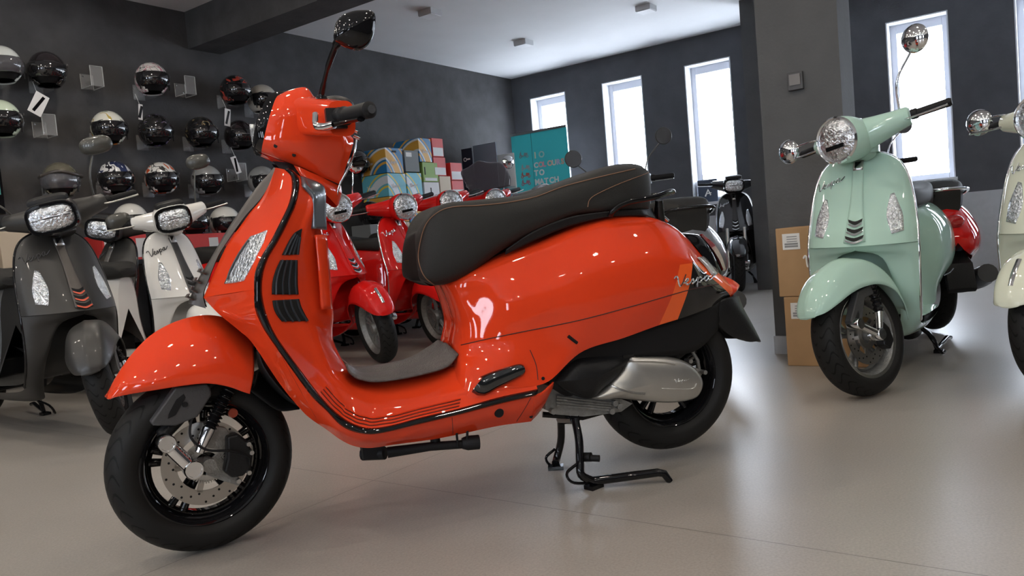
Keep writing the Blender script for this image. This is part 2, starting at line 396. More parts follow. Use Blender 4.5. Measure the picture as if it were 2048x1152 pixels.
for a in (-2.6, -1.2, .2, 1.6, 3.0):
    for b in (-2.4, -.8, .8, 2.4, 4.0, 5.4):
        ceiling_lamp(a, b, True, 'small lit square ceiling lamp over the front of the showroom', 'lit lamps over the front of the showroom')
# ================================================================== scooter pieces shared by all
def wheel(parent, name, c, R, wd, M, rim_mat, rr=.165, side=1, disc=True, spokes=5, chrome_hub=False, lip=None):
    """c: axle in the frame M (4x4, to the root's space); wheel turns about the frame's y axis"""
    def T(mb): return mb.xf(Matrix.Translation(c)).xf(M)
    prof = []; K = 15
    for i in range(K):
        t = -1+2*i/(K-1)                      # across the tyre
        a = t*1.25*pi/2*.98
        prof.append((R-(wd*.62)*(1-cos(a))*.62, wd/2*sin(a)/1.0))
    prof = [(rr-.004, -wd*.36)]+prof+[(rr-.004, wd*.36)]
    n = 72; mb = MB(); g = []
    for k in range(n+1):
        a = 2*pi*k/n; g.append([Vector((r*cos(a), o, r*sin(a))) for r, o in prof])
    mb.grid(g); T(mb)
    o = mb.build(name, M_tyre, parent, merge=False)
    me = o.data; uv = me.uv_layers.new(name='UVMap'); nv = len(prof)
    for l in me.loops:
        i, j = divmod(l.vertex_index, nv); uv.data[l.index].uv = (i/n, j/(nv-1))
    r = MB(); q = wd*.36
    r.lathe([(rr+.004, q), (rr-.006, q+.003), (rr-.016, q-.006), (rr-.024, q-.03), (rr-.027, 0), (rr-.024, -q+.03), (rr-.016, -q+.006), (rr-.006, -q-.003), (rr+.004, -q)], 64)
    r.lathe([(rr-.027, 0), (rr-.036, .012), (rr-.036, -.012), (rr-.027, -.014)], 64)
    r.lathe([(.0, .03), (.03, .03), (.036, .02), (.04, -.01), (.03, -.03), (0, -.03)], 32)
    for k in range(spokes):
        for dd in (-.13, .13):
            a = 2*pi*k/spokes+.3; a0 = a+dd*.9; a1 = a+dd
            p0 = Vector((.03*cos(a0*1), 0, .03*sin(a0))); p1 = Vector(((rr-.03)*cos(a1), 0, (rr-.03)*sin(a1)))
            r.tube([p0, p0.lerp(p1, .5), p1], [.011, .009, .012], 8, flat=1.)
    T(r); ro = r.build('rim', rim_mat, o)
    if lip:
        l = MB().lathe([(rr+.005, q+.001), (rr-.001, q+.005), (rr-.012, q+.002), (rr-.004, q-.002)], 64, closed=True); T(l); l.build('rim_lip', lip, o)
    if disc:
        s = side*.034; d = MB()
        h = MB(); g = []
        for k in range(72):
            a = 2*pi*k/72; ca, sa = cos(a), sin(a)
            g.append([Vector((rad*ca, s+o_, rad*sa)) for rad, o_ in ((.072, -.002), (.072, .002), (.110, .002), (.110, -.002))])
        d.grid(g, 0, cu=True, cv=True)
        for k in range(5):
            a = 2*pi*k/5; d.box((.06*cos(a), s, .06*sin(a)), (.034, .004, .014), Matrix.Rotation(-a, 3, 'Y'))
        d.lathe([(.03, s+.003), (.05, s+.003), (.05, s-.003), (.03, s-.003)], 40, closed=True)
        for k in range(30):                      # drilled holes, dark
            a = 2*pi*k/30; rad = .081+.0105*(k % 3)
            d.lathe([(0, .0026), (.0032, .0026), (.0032, .002)], 8, c=(rad*cos(a), s, rad*sin(a)), mi=1)
            d.lathe([(0, -.0026), (.0032, -.0026), (.0032, -.002)], 8, c=(rad*cos(a), s, rad*sin(a)), mi=1)
        T(d); d.build('brake_disc', [M_disc, M_rubber], o)
    return o
# ================================================================== the orange-red scooter in the foreground
BX, BY, BYAW, STEER, WB = .4662, 2.5067, 3.472, .25, 1.40
hero = empty('scooter', (BX, BY, 0), BYAW, 'large glossy orange-red scooter on its centre stand in the foreground, seen from its left side', 'scooter')
HM = Matrix.Translation((BX, BY, 0)) @ Matrix.Rotation(BYAW, 4, 'Z'); F = Fr(HM)
FM = HM @ Matrix.Translation((WB, 0, 0)) @ Matrix.Rotation(STEER, 4, 'Z'); FF = Fr(FM); F2R = HM.inverted() @ FM
def paint_mat(name, col, rough=.12, flake=0.):
    m = mat(name, col, rough, 0, 1. if rough < .3 else .15, spec=0.)
    return m
OR = (.72, .052, .013)
P_or = paint_mat('orange_red_paint', OR, .28)
def hero_cowl_mat():
    """the same paint with the black rear graphic and its light orange edge, laid out in the scooter's own coordinates"""
    m, nt, p = new_mat('orange_red_paint_with_black_graphic'); p.inputs['Specular IOR Level'].default_value = 0; p.inputs['Roughness'].default_value = .28; p.inputs['Coat Weight'].default_value = 1; p.inputs['Coat Roughness'].default_value = .03
    tc = nt.nodes.new('ShaderNodeTexCoord'); s = nt.nodes.new('ShaderNodeSeparateXYZ'); nt.links.new(tc.outputs['Object'], s.inputs[0])
    a = F.L(1385, 526, .16); b = F.L(1356, 636, .16); a2 = F.L(1362, 508, .17); b2 = F.L(1318, 652, .17)
    def side(p0, p1):
        k = (p1.x-p0.x)/(p1.z-p0.z)
        n1 = nt.nodes.new('ShaderNodeMath'); n1.operation = 'MULTIPLY_ADD'; nt.links.new(s.outputs['Z'], n1.inputs[0]); n1.inputs[1].default_value = k; n1.inputs[2].default_value = p0.x-k*p0.z
        n2 = nt.nodes.new('ShaderNodeMath'); n2.operation = 'LESS_THAN'; nt.links.new(s.outputs['X'], n2.inputs[0]); nt.links.new(n1.outputs[0], n2.inputs[1]); return n2.outputs[0]
    blk = side(a, b); org = side(a2, b2)
    top = nt.nodes.new('ShaderNodeMath'); top.operation = 'LESS_THAN'; nt.links.new(s.outputs['Z'], top.inputs[0]); top.inputs[1].default_value = (a.z)
    def mul(x, y):
        n = nt.nodes.new('ShaderNodeMath'); n.operation = 'MULTIPLY'; nt.links.new(x, n.inputs[0]); nt.links.new(y, n.inputs[1]); return n.outputs[0]
    # the black field also stops along a sloping line under the tail lamp
    c0 = F.L(1385, 526, .14); c1 = F.L(1450, 590, .03); k = (c1.z-c0.z)/(c1.x-c0.x)
    n1 = nt.nodes.new('ShaderNodeMath'); n1.operation = 'MULTIPLY_ADD'; nt.links.new(s.outputs['X'], n1.inputs[0]); n1.inputs[1].default_value = k; n1.inputs[2].default_value = c0.z-k*c0.x
    n2 = nt.nodes.new('ShaderNodeMath'); n2.operation = 'LESS_THAN'; nt.links.new(s.outputs['Z'], n2.inputs[0]); nt.links.new(n1.outputs[0], n2.inputs[1])
    m1 = nt.nodes.new('ShaderNodeMix'); m1.data_type = 'RGBA'; m1.inputs[6].default_value = (*OR, 1); m1.inputs[7].default_value = (.92, .13, .025, 1)
    nt.links.new(mul(org, top.outputs[0]), m1.inputs[0])
    m2 = nt.nodes.new('ShaderNodeMix'); m2.data_type = 'RGBA'; nt.links.new(m1.outputs[2], m2.inputs[6]); m2.inputs[7].default_value = (.012, .011, .011, 1)
    nt.links.new(mul(blk, n2.outputs[0]), m2.inputs[0]); nt.links.new(m2.outputs[2], p.inputs['Base Color'])
    return m
# ---- rear body
RROWS = [
 [(879,572,.0),(893,605,.0),(903,645,.0),(897,685,.0),(903,705,.0),(912,722,.0)],
 [(884,569,.05),(899,605,.055),(910,648,.06),(906,690,.07),(910,715,.09),(908,745,.12)],
 [(900,563,.09),(918,603,.11),(930,648,.115),(927,695,.125),(925,735,.16),(925,800,.205)],
 [(940,545,.12),(955,600,.14),(962,650,.15),(965,700,.165),(968,745,.20),(965,792,.218)],
 [(1000,520,.125),(1020,590,.18),(1030,640,.19),(1035,672,.19),(1040,725,.205),(1045,775,.22)],
 [(1080,488,.125),(1100,560,.19),(1110,610,.205),(1110,648,.2),(1110,705,.2),(1098,762,.215)],
 [(1160,455,.125),(1170,530,.2),(1175,590,.215),(1180,634,.212),(1175,668,.2),(1163,704,.19)],
 [(1240,434,.12),(1250,510,.2),(1255,570,.215),(1258,614,.21),(1253,645,.2),(1247,676,.185)],
 [(1300,437,.105),(1322,500,.185),(1330,560,.20),(1335,592,.195),(1325,620,.185),(1313,652,.17)],
 [(1352,457,.08),(1376,510,.155),(1385,550,.17),(1385,578,.17),(1378,604,.165),(1370,634,.155)],
 [(1392,495,.05),(1408,535,.11),(1415,560,.13),(1415,577,.135),(1412,598,.13),(1408,620,.12)],
 [(1425,530,.03),(1436,553,.085),(1441,572,.095),(1441,584,.10),(1438,594,.095),(1432,609,.085)],
 [(1452,560,.02),(1461,571,.05),(1465,580,.055),(1464,587,.055),(1460,593,.05),(1450,601,.045)]]
rr = F.rows(RROWS)
rr = [[Vector((r[0].x, 0, r[0].z+.012 if i > 1 else r[0].z))]+r for i, r in enumerate(rr)]
g = surf(rr, 90, 40)
# crease line along the flank: press a fine groove
mb = MB().grid(g); mb.mirror()
cowl = mb.build('rear_body', hero_cowl_mat(), hero); rear_bvh = MB().grid(g).bvh()
tube_on = lambda bvh, P, n, off=.001: [p for p in (F.snap(bvh, q.x, q.y, off) for q in cr([Vector((a, b, 0)) for a, b in P], n)) if p is not None]
def line_on(bvh, P, name, r, m, parent, n=40, off=.0, flat=1.):
    q = tube_on(bvh, P, n, off)
    if len(q) > 1: return MB().tube(q, r, 6, flat=flat).build(name, m, parent)
M_seam = mat('panel_gap', (.05, .006, .004), .6)
line_on(rear_bvh, [(922,690),(975,678),(1038,665),(1161,640),(1270,611),(1378,580),(1437,568)], 'panel_gap', .0016, M_seam, cowl, 60)
line_on(rear_bvh, [(1060,700),(1072,730),(1076,760)], 'panel_gap', .0013, M_seam, cowl, 20)
line_on(rear_bvh, [(1136,672),(1146,680),(1154,686)], 'reflector_slot', .005, M_rubber, cowl, 8, .0)
# crash: black chrome intake on the flank
def patch_on(fr, bvh, rows, nu, nv, off, name, m, parent, solid=.003, sub=0):
    R = surf([[Vector((a, b, 0)) for a, b in r] for r in rows], nu, nv); G = []
    for r in R:
        q = [fr.snap(bvh, p.x, p.y, off) for p in r]
        if any(x is None for x in q):
            ok = [x for x in q if x is not None]
            if not ok: continue
            last = ok[0]; q2 = []
            for x in q: last = x if x is not None else last; q2.append(last)
            q = q2
        G.append(q)
    if len(G) < 2: return None
    return MB().grid(G).build(name, m, parent, solid=solid)
M_blackchrome = mat('black_chrome', (.06, .065, .07), .08, .9, coat=1)
vt = MB(); pp = [F.snap(rear_bvh, *p, .002) for p in [(957,768),(965,772),(985,762),(1010,752),(1035,742),(1047,738)]]
pp = [p for p in pp if p]; vt.tube(cr(pp, 16), [.006+.019*(1-i/15)**.6+.004*(i/15) for i in range(16)], 12, flat=1.2)
vt.build('side_intake_cover', M_blackchrome, cowl)
# script emblem on the tail
so = MB()
def ef(u, v):
    return F.snap(rear_bvh, 1350+u*23.0+v*-1.5, 573-u*4.2-v*18, .0045)
script_mb(so, ef, .0027); so.build('script_emblem', M_chrome, cowl)
# ---- tail lamp, indicator, tail tip, mudguard
M_tailblk = M_gloss
TL = [[(1362,466,.0),(1362,466,.03),(1366,475,.06)],[(1400,470,.0),(1398,474,.045),(1392,494,.068)],[(1424,493,.0),(1421,499,.048),(1412,522,.068)],[(1437,516,.0),(1434,523,.045),(1427,540,.06)],[(1447,541,.0),(1445,545,.03),(1440,551,.045)]]
g = surf(F.rows(TL), 20, 10); tl = MB().grid(g).mirror().build('tail_lamp_housing', M_gloss, hero)
TL2 = [[(1402,470,.0),(1400,474,.035)],[(1426,491,.0),(1421,499,.045)],[(1441,516,.0),(1436,523,.042)],[(1449,541,.0),(1445,545,.028)]]
g = surf([[p+Vector((-.006, 0, .003)) for p in r] for r in F.rows(TL2)], 16, 5); MB().grid(g).mirror().build('tail_lamp_lens', M_red_lens, tl)
patch_on(F, rear_bvh, [[(1393,516),(1404,514)],[(1410,535),(1424,530)],[(1422,551),(1436,548)]], 8, 4, .005, 'rear_indicator', mat('smoked_lens', (.45, .42, .42), .12, coat=1), tl)
TT = [[(1436,548,.0),(1434,560,.055),(1428,585,.06)],[(1462,558,.0),(1456,575,.055),(1446,597,.06)],[(1478,569,.0),(1474,578,.045),(1456,600,.045)],[(1479,573,.0),(1473,583,.03),(1455,603,.02)]]
MB().grid(surf(F.rows(TT), 14, 8)).mirror().build('tail_tip', P_or, hero, solid=.006)
MG = [[(1418,618,.06),(1442,600,.075),(1468,592,.055),(1478,592,.0)],[(1424,635,.07),(1450,625,.08),(1480,618,.06),(1488,618,.0)],[(1440,655,.07),(1462,655,.075),(1497,645,.055),(1503,645,.0)],[(1468,675,.07),(1485,672,.07),(1510,668,.055),(1515,668,.0)],[(1492,683,.06),(1503,684,.06),(1519,682,.045),(1522,683,.0)]]
MB().grid(surf(F.rows(MG), 24, 12)).mirror().build('rear_mudguard', M_plast, hero, solid=.005)
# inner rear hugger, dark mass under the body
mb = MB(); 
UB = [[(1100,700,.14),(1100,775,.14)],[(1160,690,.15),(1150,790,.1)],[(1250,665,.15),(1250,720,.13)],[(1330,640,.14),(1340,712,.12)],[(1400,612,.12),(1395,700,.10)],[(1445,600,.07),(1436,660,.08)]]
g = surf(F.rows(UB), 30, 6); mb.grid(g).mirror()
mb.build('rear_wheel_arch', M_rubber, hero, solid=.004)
# ---- rear wheel
wheel(hero, 'rear_wheel', Vector((0, 0, .278)), .243, .135, Matrix.Identity(4), M_gloss, side=-1, disc=False)
# ---- engine
CV = [(1179,796),(1210,774),(1222,759),(1244,734),(1254,709),(1279,710),(1332,713),(1372,723),(1397,743),(1407,765),(1401,787),(1385,799),(1341,806),(1279,802),(1235,797),(1200,800)]
def dome(fr, poly, y0, y1, k=(1, .97, .88, .6, .0), name='', m=None, parent=None, nseg=72, M=None, e=1.):
    """a cover bulging from plane y0 to plane y1 with the traced outline"""
    P = [fr.L(px, py, (y0+y1)/2) for px, py in poly]; n = len(P)
    Q = cr(P+[P[0]], nseg+1)[:-1]; c = sum(Q, Vector())/len(Q); mb = MB(); G = []
    for i, s in enumerate(k):
        t = i/(len(k)-1); yy = y0+(y1-y0)*(t**.6 if e == 1 else t**e)
        G.append([Vector((c.x+(p.x-c.x)*s, yy, c.z+(p.z-c.z)*s)) for p in Q])
    G.insert(0, [Vector((p.x, y0-.0 if y0 < y1 else y0, p.z)) for p in Q])
    mb.grid(G, cv=True)
    if M is not None: mb.xf(M)
    return mb.build(name, m, parent) if name else mb
eng = MB(); bl = MB()
ec = dome(F, CV, .085, .150, k=(1, 1.0, .985, .94, .86, .5, .0), name='transmission_cover', m=mat('silver_satin_cover', (.50, .49, .46), .38, .85, noise=.05), parent=hero)
cov_bvh = BVHTree.FromPolygons([v.co for v in ec.data.vertices], [tuple(p.vertices) for p in ec.data.polygons])
line_on(cov_bvh, [(1215,768),(1240,778),(1270,786),(1290,787)], 'cover_rib', .004, M_alu, ec, 14, 0)
line_on(cov_bvh, [(1222,728),(1270,722),(1320,723),(1350,728)], 'cover_rib', .004, M_alu, ec, 14, 0)
line_on(cov_bvh, [(1323,777),(1355,778),(1385,777),(1393,767)], 'cover_rib', .002, M_alu, ec, 14, 0)
so = MB(); script_mb(so, lambda u, v: F.snap(cov_bvh, 1350+u*8, 766-u*1.4-v*7, .0005), .0008); so.build('script_emblem', M_alu, ec)
BC = [(1097,762),(1107,748),(1138,716),(1165,709),(1254,709),(1248,728),(1238,745),(1222,760),(1200,778),(1179,797),(1150,792),(1122,778)]
dome(F, BC, .06, .163, k=(1, 1, .985, .9, .5, 0), name='air_filter_cover', m=M_plast, parent=hero)
mb = MB(); q = F.L(1258, 713, .155); mb.box((q.x, .150, q.z), (.035, .004, .010)); mb.build('warning_sticker', M_gloss, ec, smooth=False)
# crankcase with cooling fins
mb = MB(); C0 = F.L(1095, 790, .07); C1 = F.L(1245, 830, .07)
CC = [(1092,770),(1120,778),(1180,795),(1240,797),(1262,806),(1240,822),(1215,826),(1165,832),(1110,828),(1088,818)]
P = [F.L(px, py, .08) for px, py in CC]; mb.prism([(p.x, p.z) for p in P], -.10, .09)
for k in range(4):
    pa = F.L(1113, 793+k*6, .10); pb = F.L(1222, 806+k*5, .10); mb.tube([pa, pb], .0035, 6)
for px, py in ((1228, 806), (1237, 812), (1222, 822), (1105, 822)):
    q = F.L(px, py, .1); mb.lathe([(0, .012), (.009, .012), (.009, -.01)], 10, c=q)
mb.build('crankcase', M_alud, hero, smooth=True)
mb = MB(); 
for px, py in ((1378, 722), (1407, 744), (1390, 740), (1383, 700)):
    q = F.L(px, py, .07); mb.lathe([(0, .012), (.007, .012), (.007, -.02)], 12, c=q); 
mb.tube([F.L(1383, 700, .06), F.L(1395, 720, .06), F.L(1400, 750, .05)], .006, 8)
mb.build('bolt_bracket', M_alud, hero)
# silencer on the far side
mb = MB(); mb.tube([(.28, -.13, .26), (.15, -.17, .25), (.0, -.18, .28), (-.2, -.17, .33)], [.03, .06, .065, .05], 16); mb.build('silencer', M_dgrey, hero)
# ---- centre stand
def fpt(px, py): 
    v = F.I @ (CO + ray_of(px, py)*(-CO.z/ray_of(px, py).z)); return v
mb = MB()
nf = fpt(1188, 976); ff_ = fpt(1112, 938)
near_top = F.L(1150, 838, .09); far_top = F.L(1122, 838, -.09)
mb.tube(cr([near_top, F.L(1158, 880, .12), F.L(1160, 925, .14), F.L(1163, 950, .15), nf+Vector((0, 0, .02))], 16), .0125, 10)
mb.tube(cr([far_top, F.L(1122, 880, -.12), F.L(1114, 915, -.13), ff_+Vector((0, 0, .02))], 12), .0125, 10)
mb.tube([F.L(1085, 829, .02), F.L(1165, 835, .05), F.L(1230, 817, .06)], .009, 8)
mb.tube([near_top, far_top], .016, 10)
for f0, sg in ((nf, 1), (ff_, -1)):
    mb.box(f0+Vector((0, 0, .006)), (.05, .035, .012), rot('Z', .4*sg))
mb.tube(cr([F.L(1158, 925, .14), F.L(1134, 946, .15), F.L(1146, 965, .16), nf+Vector((.0, 0, .015))], 14), .0045, 6)
mb.tube(cr([F.L(1110, 898, -.13), F.L(1092, 915, -.13), F.L(1100, 930, -.14), ff_+Vector((.0, 0, .015))], 12), .0045, 6)
# foot lever reaching back
e1, e2, e3 = F.L(1316, 945, .20), F.L(1328, 947, .205), F.L(1340, 963, .21); mb.tube([nf+Vector((.01, 0, .022)), (nf+Vector((.01, 0, .022))).lerp(e1, .5), e1, e2, e3], [.013, .013, .012, .012, .010], 10)
mb.build('centre_stand', M_gloss, hero)
mb = MB(); mb.tube([F.L(1165, 914, .12), F.L(1182, 914, .14)], .014, 12); mb.tube([F.L(1182, 916, .14), F.L(1199, 917, .155)], .010, 12); mb.build('stand_bump_stop', M_rubber, hero)
# ---- side stand folded under the floor
mb = MB()
mb.tube([F.L(725, 908, .06), F.L(770, 906, .10)], .018, 10); mb.tube([F.L(775, 905, .12), F.L(860, 893, .14), F.L(930, 888, .15)], [.015, .012, .012], 10)
mb.tube([F.L(870, 875, .13), F.L(872, 893, .13)], .014, 8); mb.box(F.L(745, 900, .08), (.06, .05, .035))
mb.tube(cr([F.L(916, 893, .16), F.L(914, 856, .17), F.L(933, 850, .17), F.L(934, 888, .16)], 14), .0035, 6)
mb.build('side_stand', M_rubber, hero)
mb = MB(); mb.tube([F.L(924, 887, .15), F.L(935, 886, .152), F.L(958, 884, .155)], [.015, .020, .020], 14); mb.build('stand_rubber', M_rubber, hero)
# ---- leg shield front
TRL = [(569,339),(582,354),(583,382),(576,411),(560,445),(541,482),(522,514),(510,545),(508,579),(510,617),(522,648),(541,679),(600,762),(626,796),(653,822),(679,849),(705,863),(737,869),(771,865),(837,849),(917,830),(996,809),(1070,792)]
TRR = [(579,336),(595,350),(599,372),(593,405),(576,445),(557,482),(538,514),(527,545),(524,579),(528,610),(537,640),(557,679),(607,748),(636,786),(661,814),(687,836),(713,850),(742,856),(785,850),(837,836),(917,817),(996,795),(1075,778)]
TY = [.105,.13,.155,.175,.19,.20,.21,.215,.22,.222,.224,.225,.225,.226,.226,.226,.226,.226,.226,.226,.226,.226,.224]
CTR = [(551,335,.03),(544,354,.03),(532,380,.03),(519,402,.03),(500,425,.03),(482,450,.03),(462,478,.03),(444,510,.03),(424,550,.03),(407,595,.03)]
front_rows = []
for i in range(9):
    j = i; c = CTR[i] if i < 8 else CTR[9]
    front_rows.append([F.L(*c), None, F.L(*TRL[i], TY[i])])
MIDP = [(560,337,.075),(563,356,.10),(556,384,.11),(546,408,.115),(528,438,.12),(508,468,.125),(490,498,.13),(474,532,.13),(456,587,.135)]
for i, r in enumerate(front_rows): r[1] = F.L(*MIDP[i])
g = surf(front_rows, 44, 20); shf = MB().grid(g); sh_bvh0 = shf.v[:], shf.f[:]
# under the nose: the flank below, down and along to the floor end
LOW = [((407,595,.03),(456,588,.135)),((422,612,.04),(465,608,.135)),((440,630,.06),(478,636,.15)),((478,661,.09),(508,664,.16)),((506,688,.11),(530,698,.17)),((560,768,.13),(580,768,.18)),((600,817,.14),(613,808,.19)),((622,838,.145),(640,832,.195)),((653,859,.15),(667,856,.2)),((682,880,.155),(692,870,.205)),((708,892,.16),(720,880,.205)),((740,896,.16),(755,880,.205)),((790,889,.16),(803,876,.205)),((864,879,.16),(850,864,.205)),((917,869,.16),(917,852,.205)),((996,852,.165),(996,832,.205)),((1062,843,.165),(1066,818,.205))]
LT = [8,9,10,11,12,13,14,15,16,17,18,19,20,20,21,22]
tr_idx = [8,8.5,9,10,11,12,13,14,15,16,17,18,19,19.6,20,21,22]
def tr_at(arr, t):
    k = min(int(t), len(arr)-2); u = t-k; return tuple(arr[k][i]*(1-u)+arr[k+1][i]*u for i in range(2))
low_rows = []
for (a, b), t in zip(LOW, tr_idx):
    low_rows.append([F.L(*a), F.L(*b), F.L(*tr_at(TRL, t), .222)])
g2 = surf(low_rows, 100, 14)
mbs = MB().grid(g).grid(g2)
shield_bvh = mbs.bvh(); mbs.mirror(); 
shield = mbs.build('leg_shield', P_or, hero)
# tail piece of the sill
EP = [[(1066,792,.224),(1066,815,.208),(1062,843,.165)],[(1085,785,.222),(1083,805,.208),(1080,824,.17)],[(1100,772,.214),(1098,788,.20),(1092,805,.18)],[(1108,764,.20),(1106,776,.19),(1100,786,.18)]]
for sg in (1, -1):
    m_ = MB().grid(surf(F.rows(EP), 12, 8)); m_.v = [Vector((v.x, v.y*sg, v.z)) for v in m_.v]; m_.build('sill_end_cap', P_or, hero, solid=.004)
mb = MB(); c_ = F.snap(shield_bvh, 998, 825, .001)
if c_: mb.lathe([(0, .004), (.012, .004), (.0135, 0), (.0135, -.004)], 24, c=c_); mb.build('blanking_plug', M_rubber, shield)
for px, py in ((1062, 833), (1086, 757)):
    c_ = F.snap(shield_bvh if py > 800 else rear_bvh, px, py, 0)
    if c_: MB().lathe([(0, .002), (.005, .002), (.005, -.002)], 12, c=c_).build('trim_screw', M_rubber, shield)
line_on(shield_bvh, [(525,610),(560,705),(640,850)], 'panel_gap', .0004, M_seam, shield, 20)
line_on(shield_bvh, [(904,832),(906,868)], 'panel_gap', .0008, M_seam, shield, 12)
line_on(shield_bvh, [(1062,795),(1048,820),(1030,848)], 'panel_gap', .0010, M_seam, shield, 12)
# black edge trim: a raised bead between TRL and TRR
ta = [F.L(*p, y) for p, y in zip(TRL, TY)]; tb = [F.L(*p, y) for p, y in zip(TRR, TY)]
ta, tb = cr(ta, 140), cr(tb, 140); G = []
for a, b in zip(ta, tb):
    m_ = (a+b)/2; o_ = Vector((0, .010, 0)); G.append([a, a*.75+b*.25+o_*.8, m_+o_*1.1, a*.25+b*.75+o_*.8, b])
MB().grid(G).mirror().build('edge_trim', M_gloss, shield, solid=.003)
# inner flank of the shield, the floor side and the tunnel
IN = [(0,(590,346,.10),(600,352,.06)),(1,(612,368,.125),(622,370,.08)),(2,(628,392,.15),(634,400,.09)),(3,(628,420,.16),(640,430,.09)),(4,(618,455,.165),(646,470,.09)),(5,(610,490,.168),(650,505,.09)),(6,(603,520,.17),(654,540,.09)),(7,(601,555,.17),(658,575,.09)),(8,(606,590,.17),(662,605,.09)),(9,(612,615,.17),(665,632,.09)),(10,(618,640,.17),(663,660,.07)),(11,(635,675,.165),(668,690,.05)),(12,(660,735,.16),(692,737,.05)),(13,(680,760,.16),(703,752,.06)),(14,(697,778,.165),(716,762,.08)),(15,(712,790,.17),(735,766,.09)),(16,(730,800,.175),(752,766,.09)),(17,(757,806,.175),(775,765,.09)),(18,(790,806,.175),(800,761,.09)),(19,(837,797,.175),(842,752,.09)),(20,(905,780,.185),(890,738,.09)),(21,(985,772,.212),(950,730,.15)),(22,(1072,768,.216),(1050,735,.19))]
ir = []
for t, b, c in IN:
    A_ = F.L(*TRR[t], TY[t]); B_ = F.L(*b); C_ = F.L(*c); ir.append([A_, A_.lerp(B_, .55), B_, C_, Vector((C_.x-.004, 0, C_.z))])
gi = surf(ir, 130, 26); mi = MB().grid(gi); inner_bvh = mi.bvh(); mi.mirror()
inner = mi.build('inner_shield', P_or, hero)
for k, off in enumerate((7, 14, 21)):     # ribs along the sill
    P = [(tr_at(TRR, t)[0]+(off*.75 if t < 15 else off*.2), tr_at(TRR, t)[1]-off*(.65 if t < 15 else .95)) for t in [x*.5 for x in range(26, 41+k*0)]]
    line_on(inner_bvh, P, 'sill_rib', .0022, P_or, inner, 50, .001)
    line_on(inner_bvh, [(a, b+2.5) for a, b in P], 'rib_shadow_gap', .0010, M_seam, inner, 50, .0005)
# air outlet grilles in three cells with louvres
M_grille = mat('grille_slats', (.035, .042, .05), .35)
cells = [[[(604,457),(588,466),(576,484),(563,510)],[(604,457),(601,475),(599,492),(597,509)]],
         [[(560,520),(550,542),(544,565),(543,589)],[(594,520),(594,545),(594,568),(596,589)]],
         [[(544,601),(547,618),(554,632),(563,643)],[(597,598),(602,615),(609,630),(616,642)]]]
for lft, rgt in cells:
    rows = [[lft[i], tuple((Vector(lft[i])*.5+Vector(rgt[i])*.5)), rgt[i]] for i in range(4)]
    o = patch_on(F, inner_bvh, rows, 16, 8, .0015, 'air_outlet_grille', M_rubber, inner, solid=.002)
    for q in (.15, .42, .68, .93):
        P = [tuple(Vector(l).lerp(Vector(r), q)) for l, r in zip(lft, rgt)]
        if lft is cells[0][0]: P = P[1:]
        z_ = line_on(inner_bvh, P, 'slat', .0052, M_grille, o, 14, .002, flat=.6)
# grey storage-lid bracket at the top of the inner shield
GB = [[(602,351),(606,358),(612,368)],[(640,366),(634,380),(630,392)],[(651,382),(640,398),(629,414)],[(652,420),(641,430),(630,438)],[(654,460),(643,458),(630,457)]]
gb = surf([[F.L(a, b, .165-.02*i) for i, (a, b) in enumerate(reversed(r))] for r in GB], 20, 8)
MB().grid(gb).build('storage_lid_bracket', mat('grey_metallic_bracket', (.13, .15, .17), .22, .4, coat=.5), inner, solid=.012)
# storage compartment lid edge
GE = [[(629,470,.15),(640,470,.14),(650,470,.12)],[(634,520,.155),(645,520,.145),(654,520,.12)],[(638,570,.155),(649,570,.145),(658,570,.12)],[(641,618,.15),(652,618,.14),(661,618,.12)]]
MB().grid(surf(F.rows(GE), 16, 6)).build('storage_lid', P_or, inner, solid=.006)
# floor mat over the tunnel
FM_ = [[(690,732,.11),(699,738,.05),(697,735,.0)],[(701,752,.14),(714,750,.06),(712,748,.0)],[(733,766,.15),(738,754,.06),(736,753,.0)],[(775,766,.15),(780,749,.06),(778,749,.0)],[(842,754,.15),(832,735,.06),(830,735,.0)],[(895,738,.14),(872,712,.06),(870,712,.0)],[(918,713,.12),(895,692,.05),(893,692,.0)]]
fr_ = F.rows(FM_); fr_ = [[Vector((p.x, p.y, p.z+.004)) for p in r] for r in fr_]
MB().grid(surf(fr_, 40, 14)).mirror().build('floor_mat', mat('grey_floor_mat', (.085, .078, .073), .5, noise=.2, scale=90, bump=.4), hero, solid=.006)
# ---- bronze tie down the centre
TIE_S = [(547,335),(533,352),(518,368),(500,392),(476,427),(454,460),(427,507),(407,540),(395,560),(382,590),(376,606)]
TIE_E = [(553,337),(546,354),(534,378),(519,400),(492,430),(470,460),(440,505),(424,540),(416,562),(406,590),(412,617)]
rows = []
for i, (a, b) in enumerate(zip(TIE_S, TIE_E)):
    A_ = F.L(*a, 0); B_ = F.L(*b, .033); rows.append([A_, Vector((A_.x*.75+B_.x*.25, .018, A_.z*.75+B_.z*.25)), B_])
gt = surf(rows, 50, 8); tie = MB().grid(gt).mirror().build('centre_tie', M_bronze, shield)
for k, (px, py) in enumerate(((403, 541), (394, 559), (386, 577), (379, 592))):     # horn louvres jutting forward
    mb = MB(); p = F.L(px, py, 0); s_ = .036-.002*k
    G = []
    for t in range(9):
        y = -s_+2*s_*t/8; G.append([p+Vector((.006-.14*abs(y), y, .006)), p+Vector((.012-.18*abs(y), y, -.002)), p+Vector((-.01, y, -.012))])
    mb.grid(G).build('horn_louvre', M_bronze, tie, solid=.003)
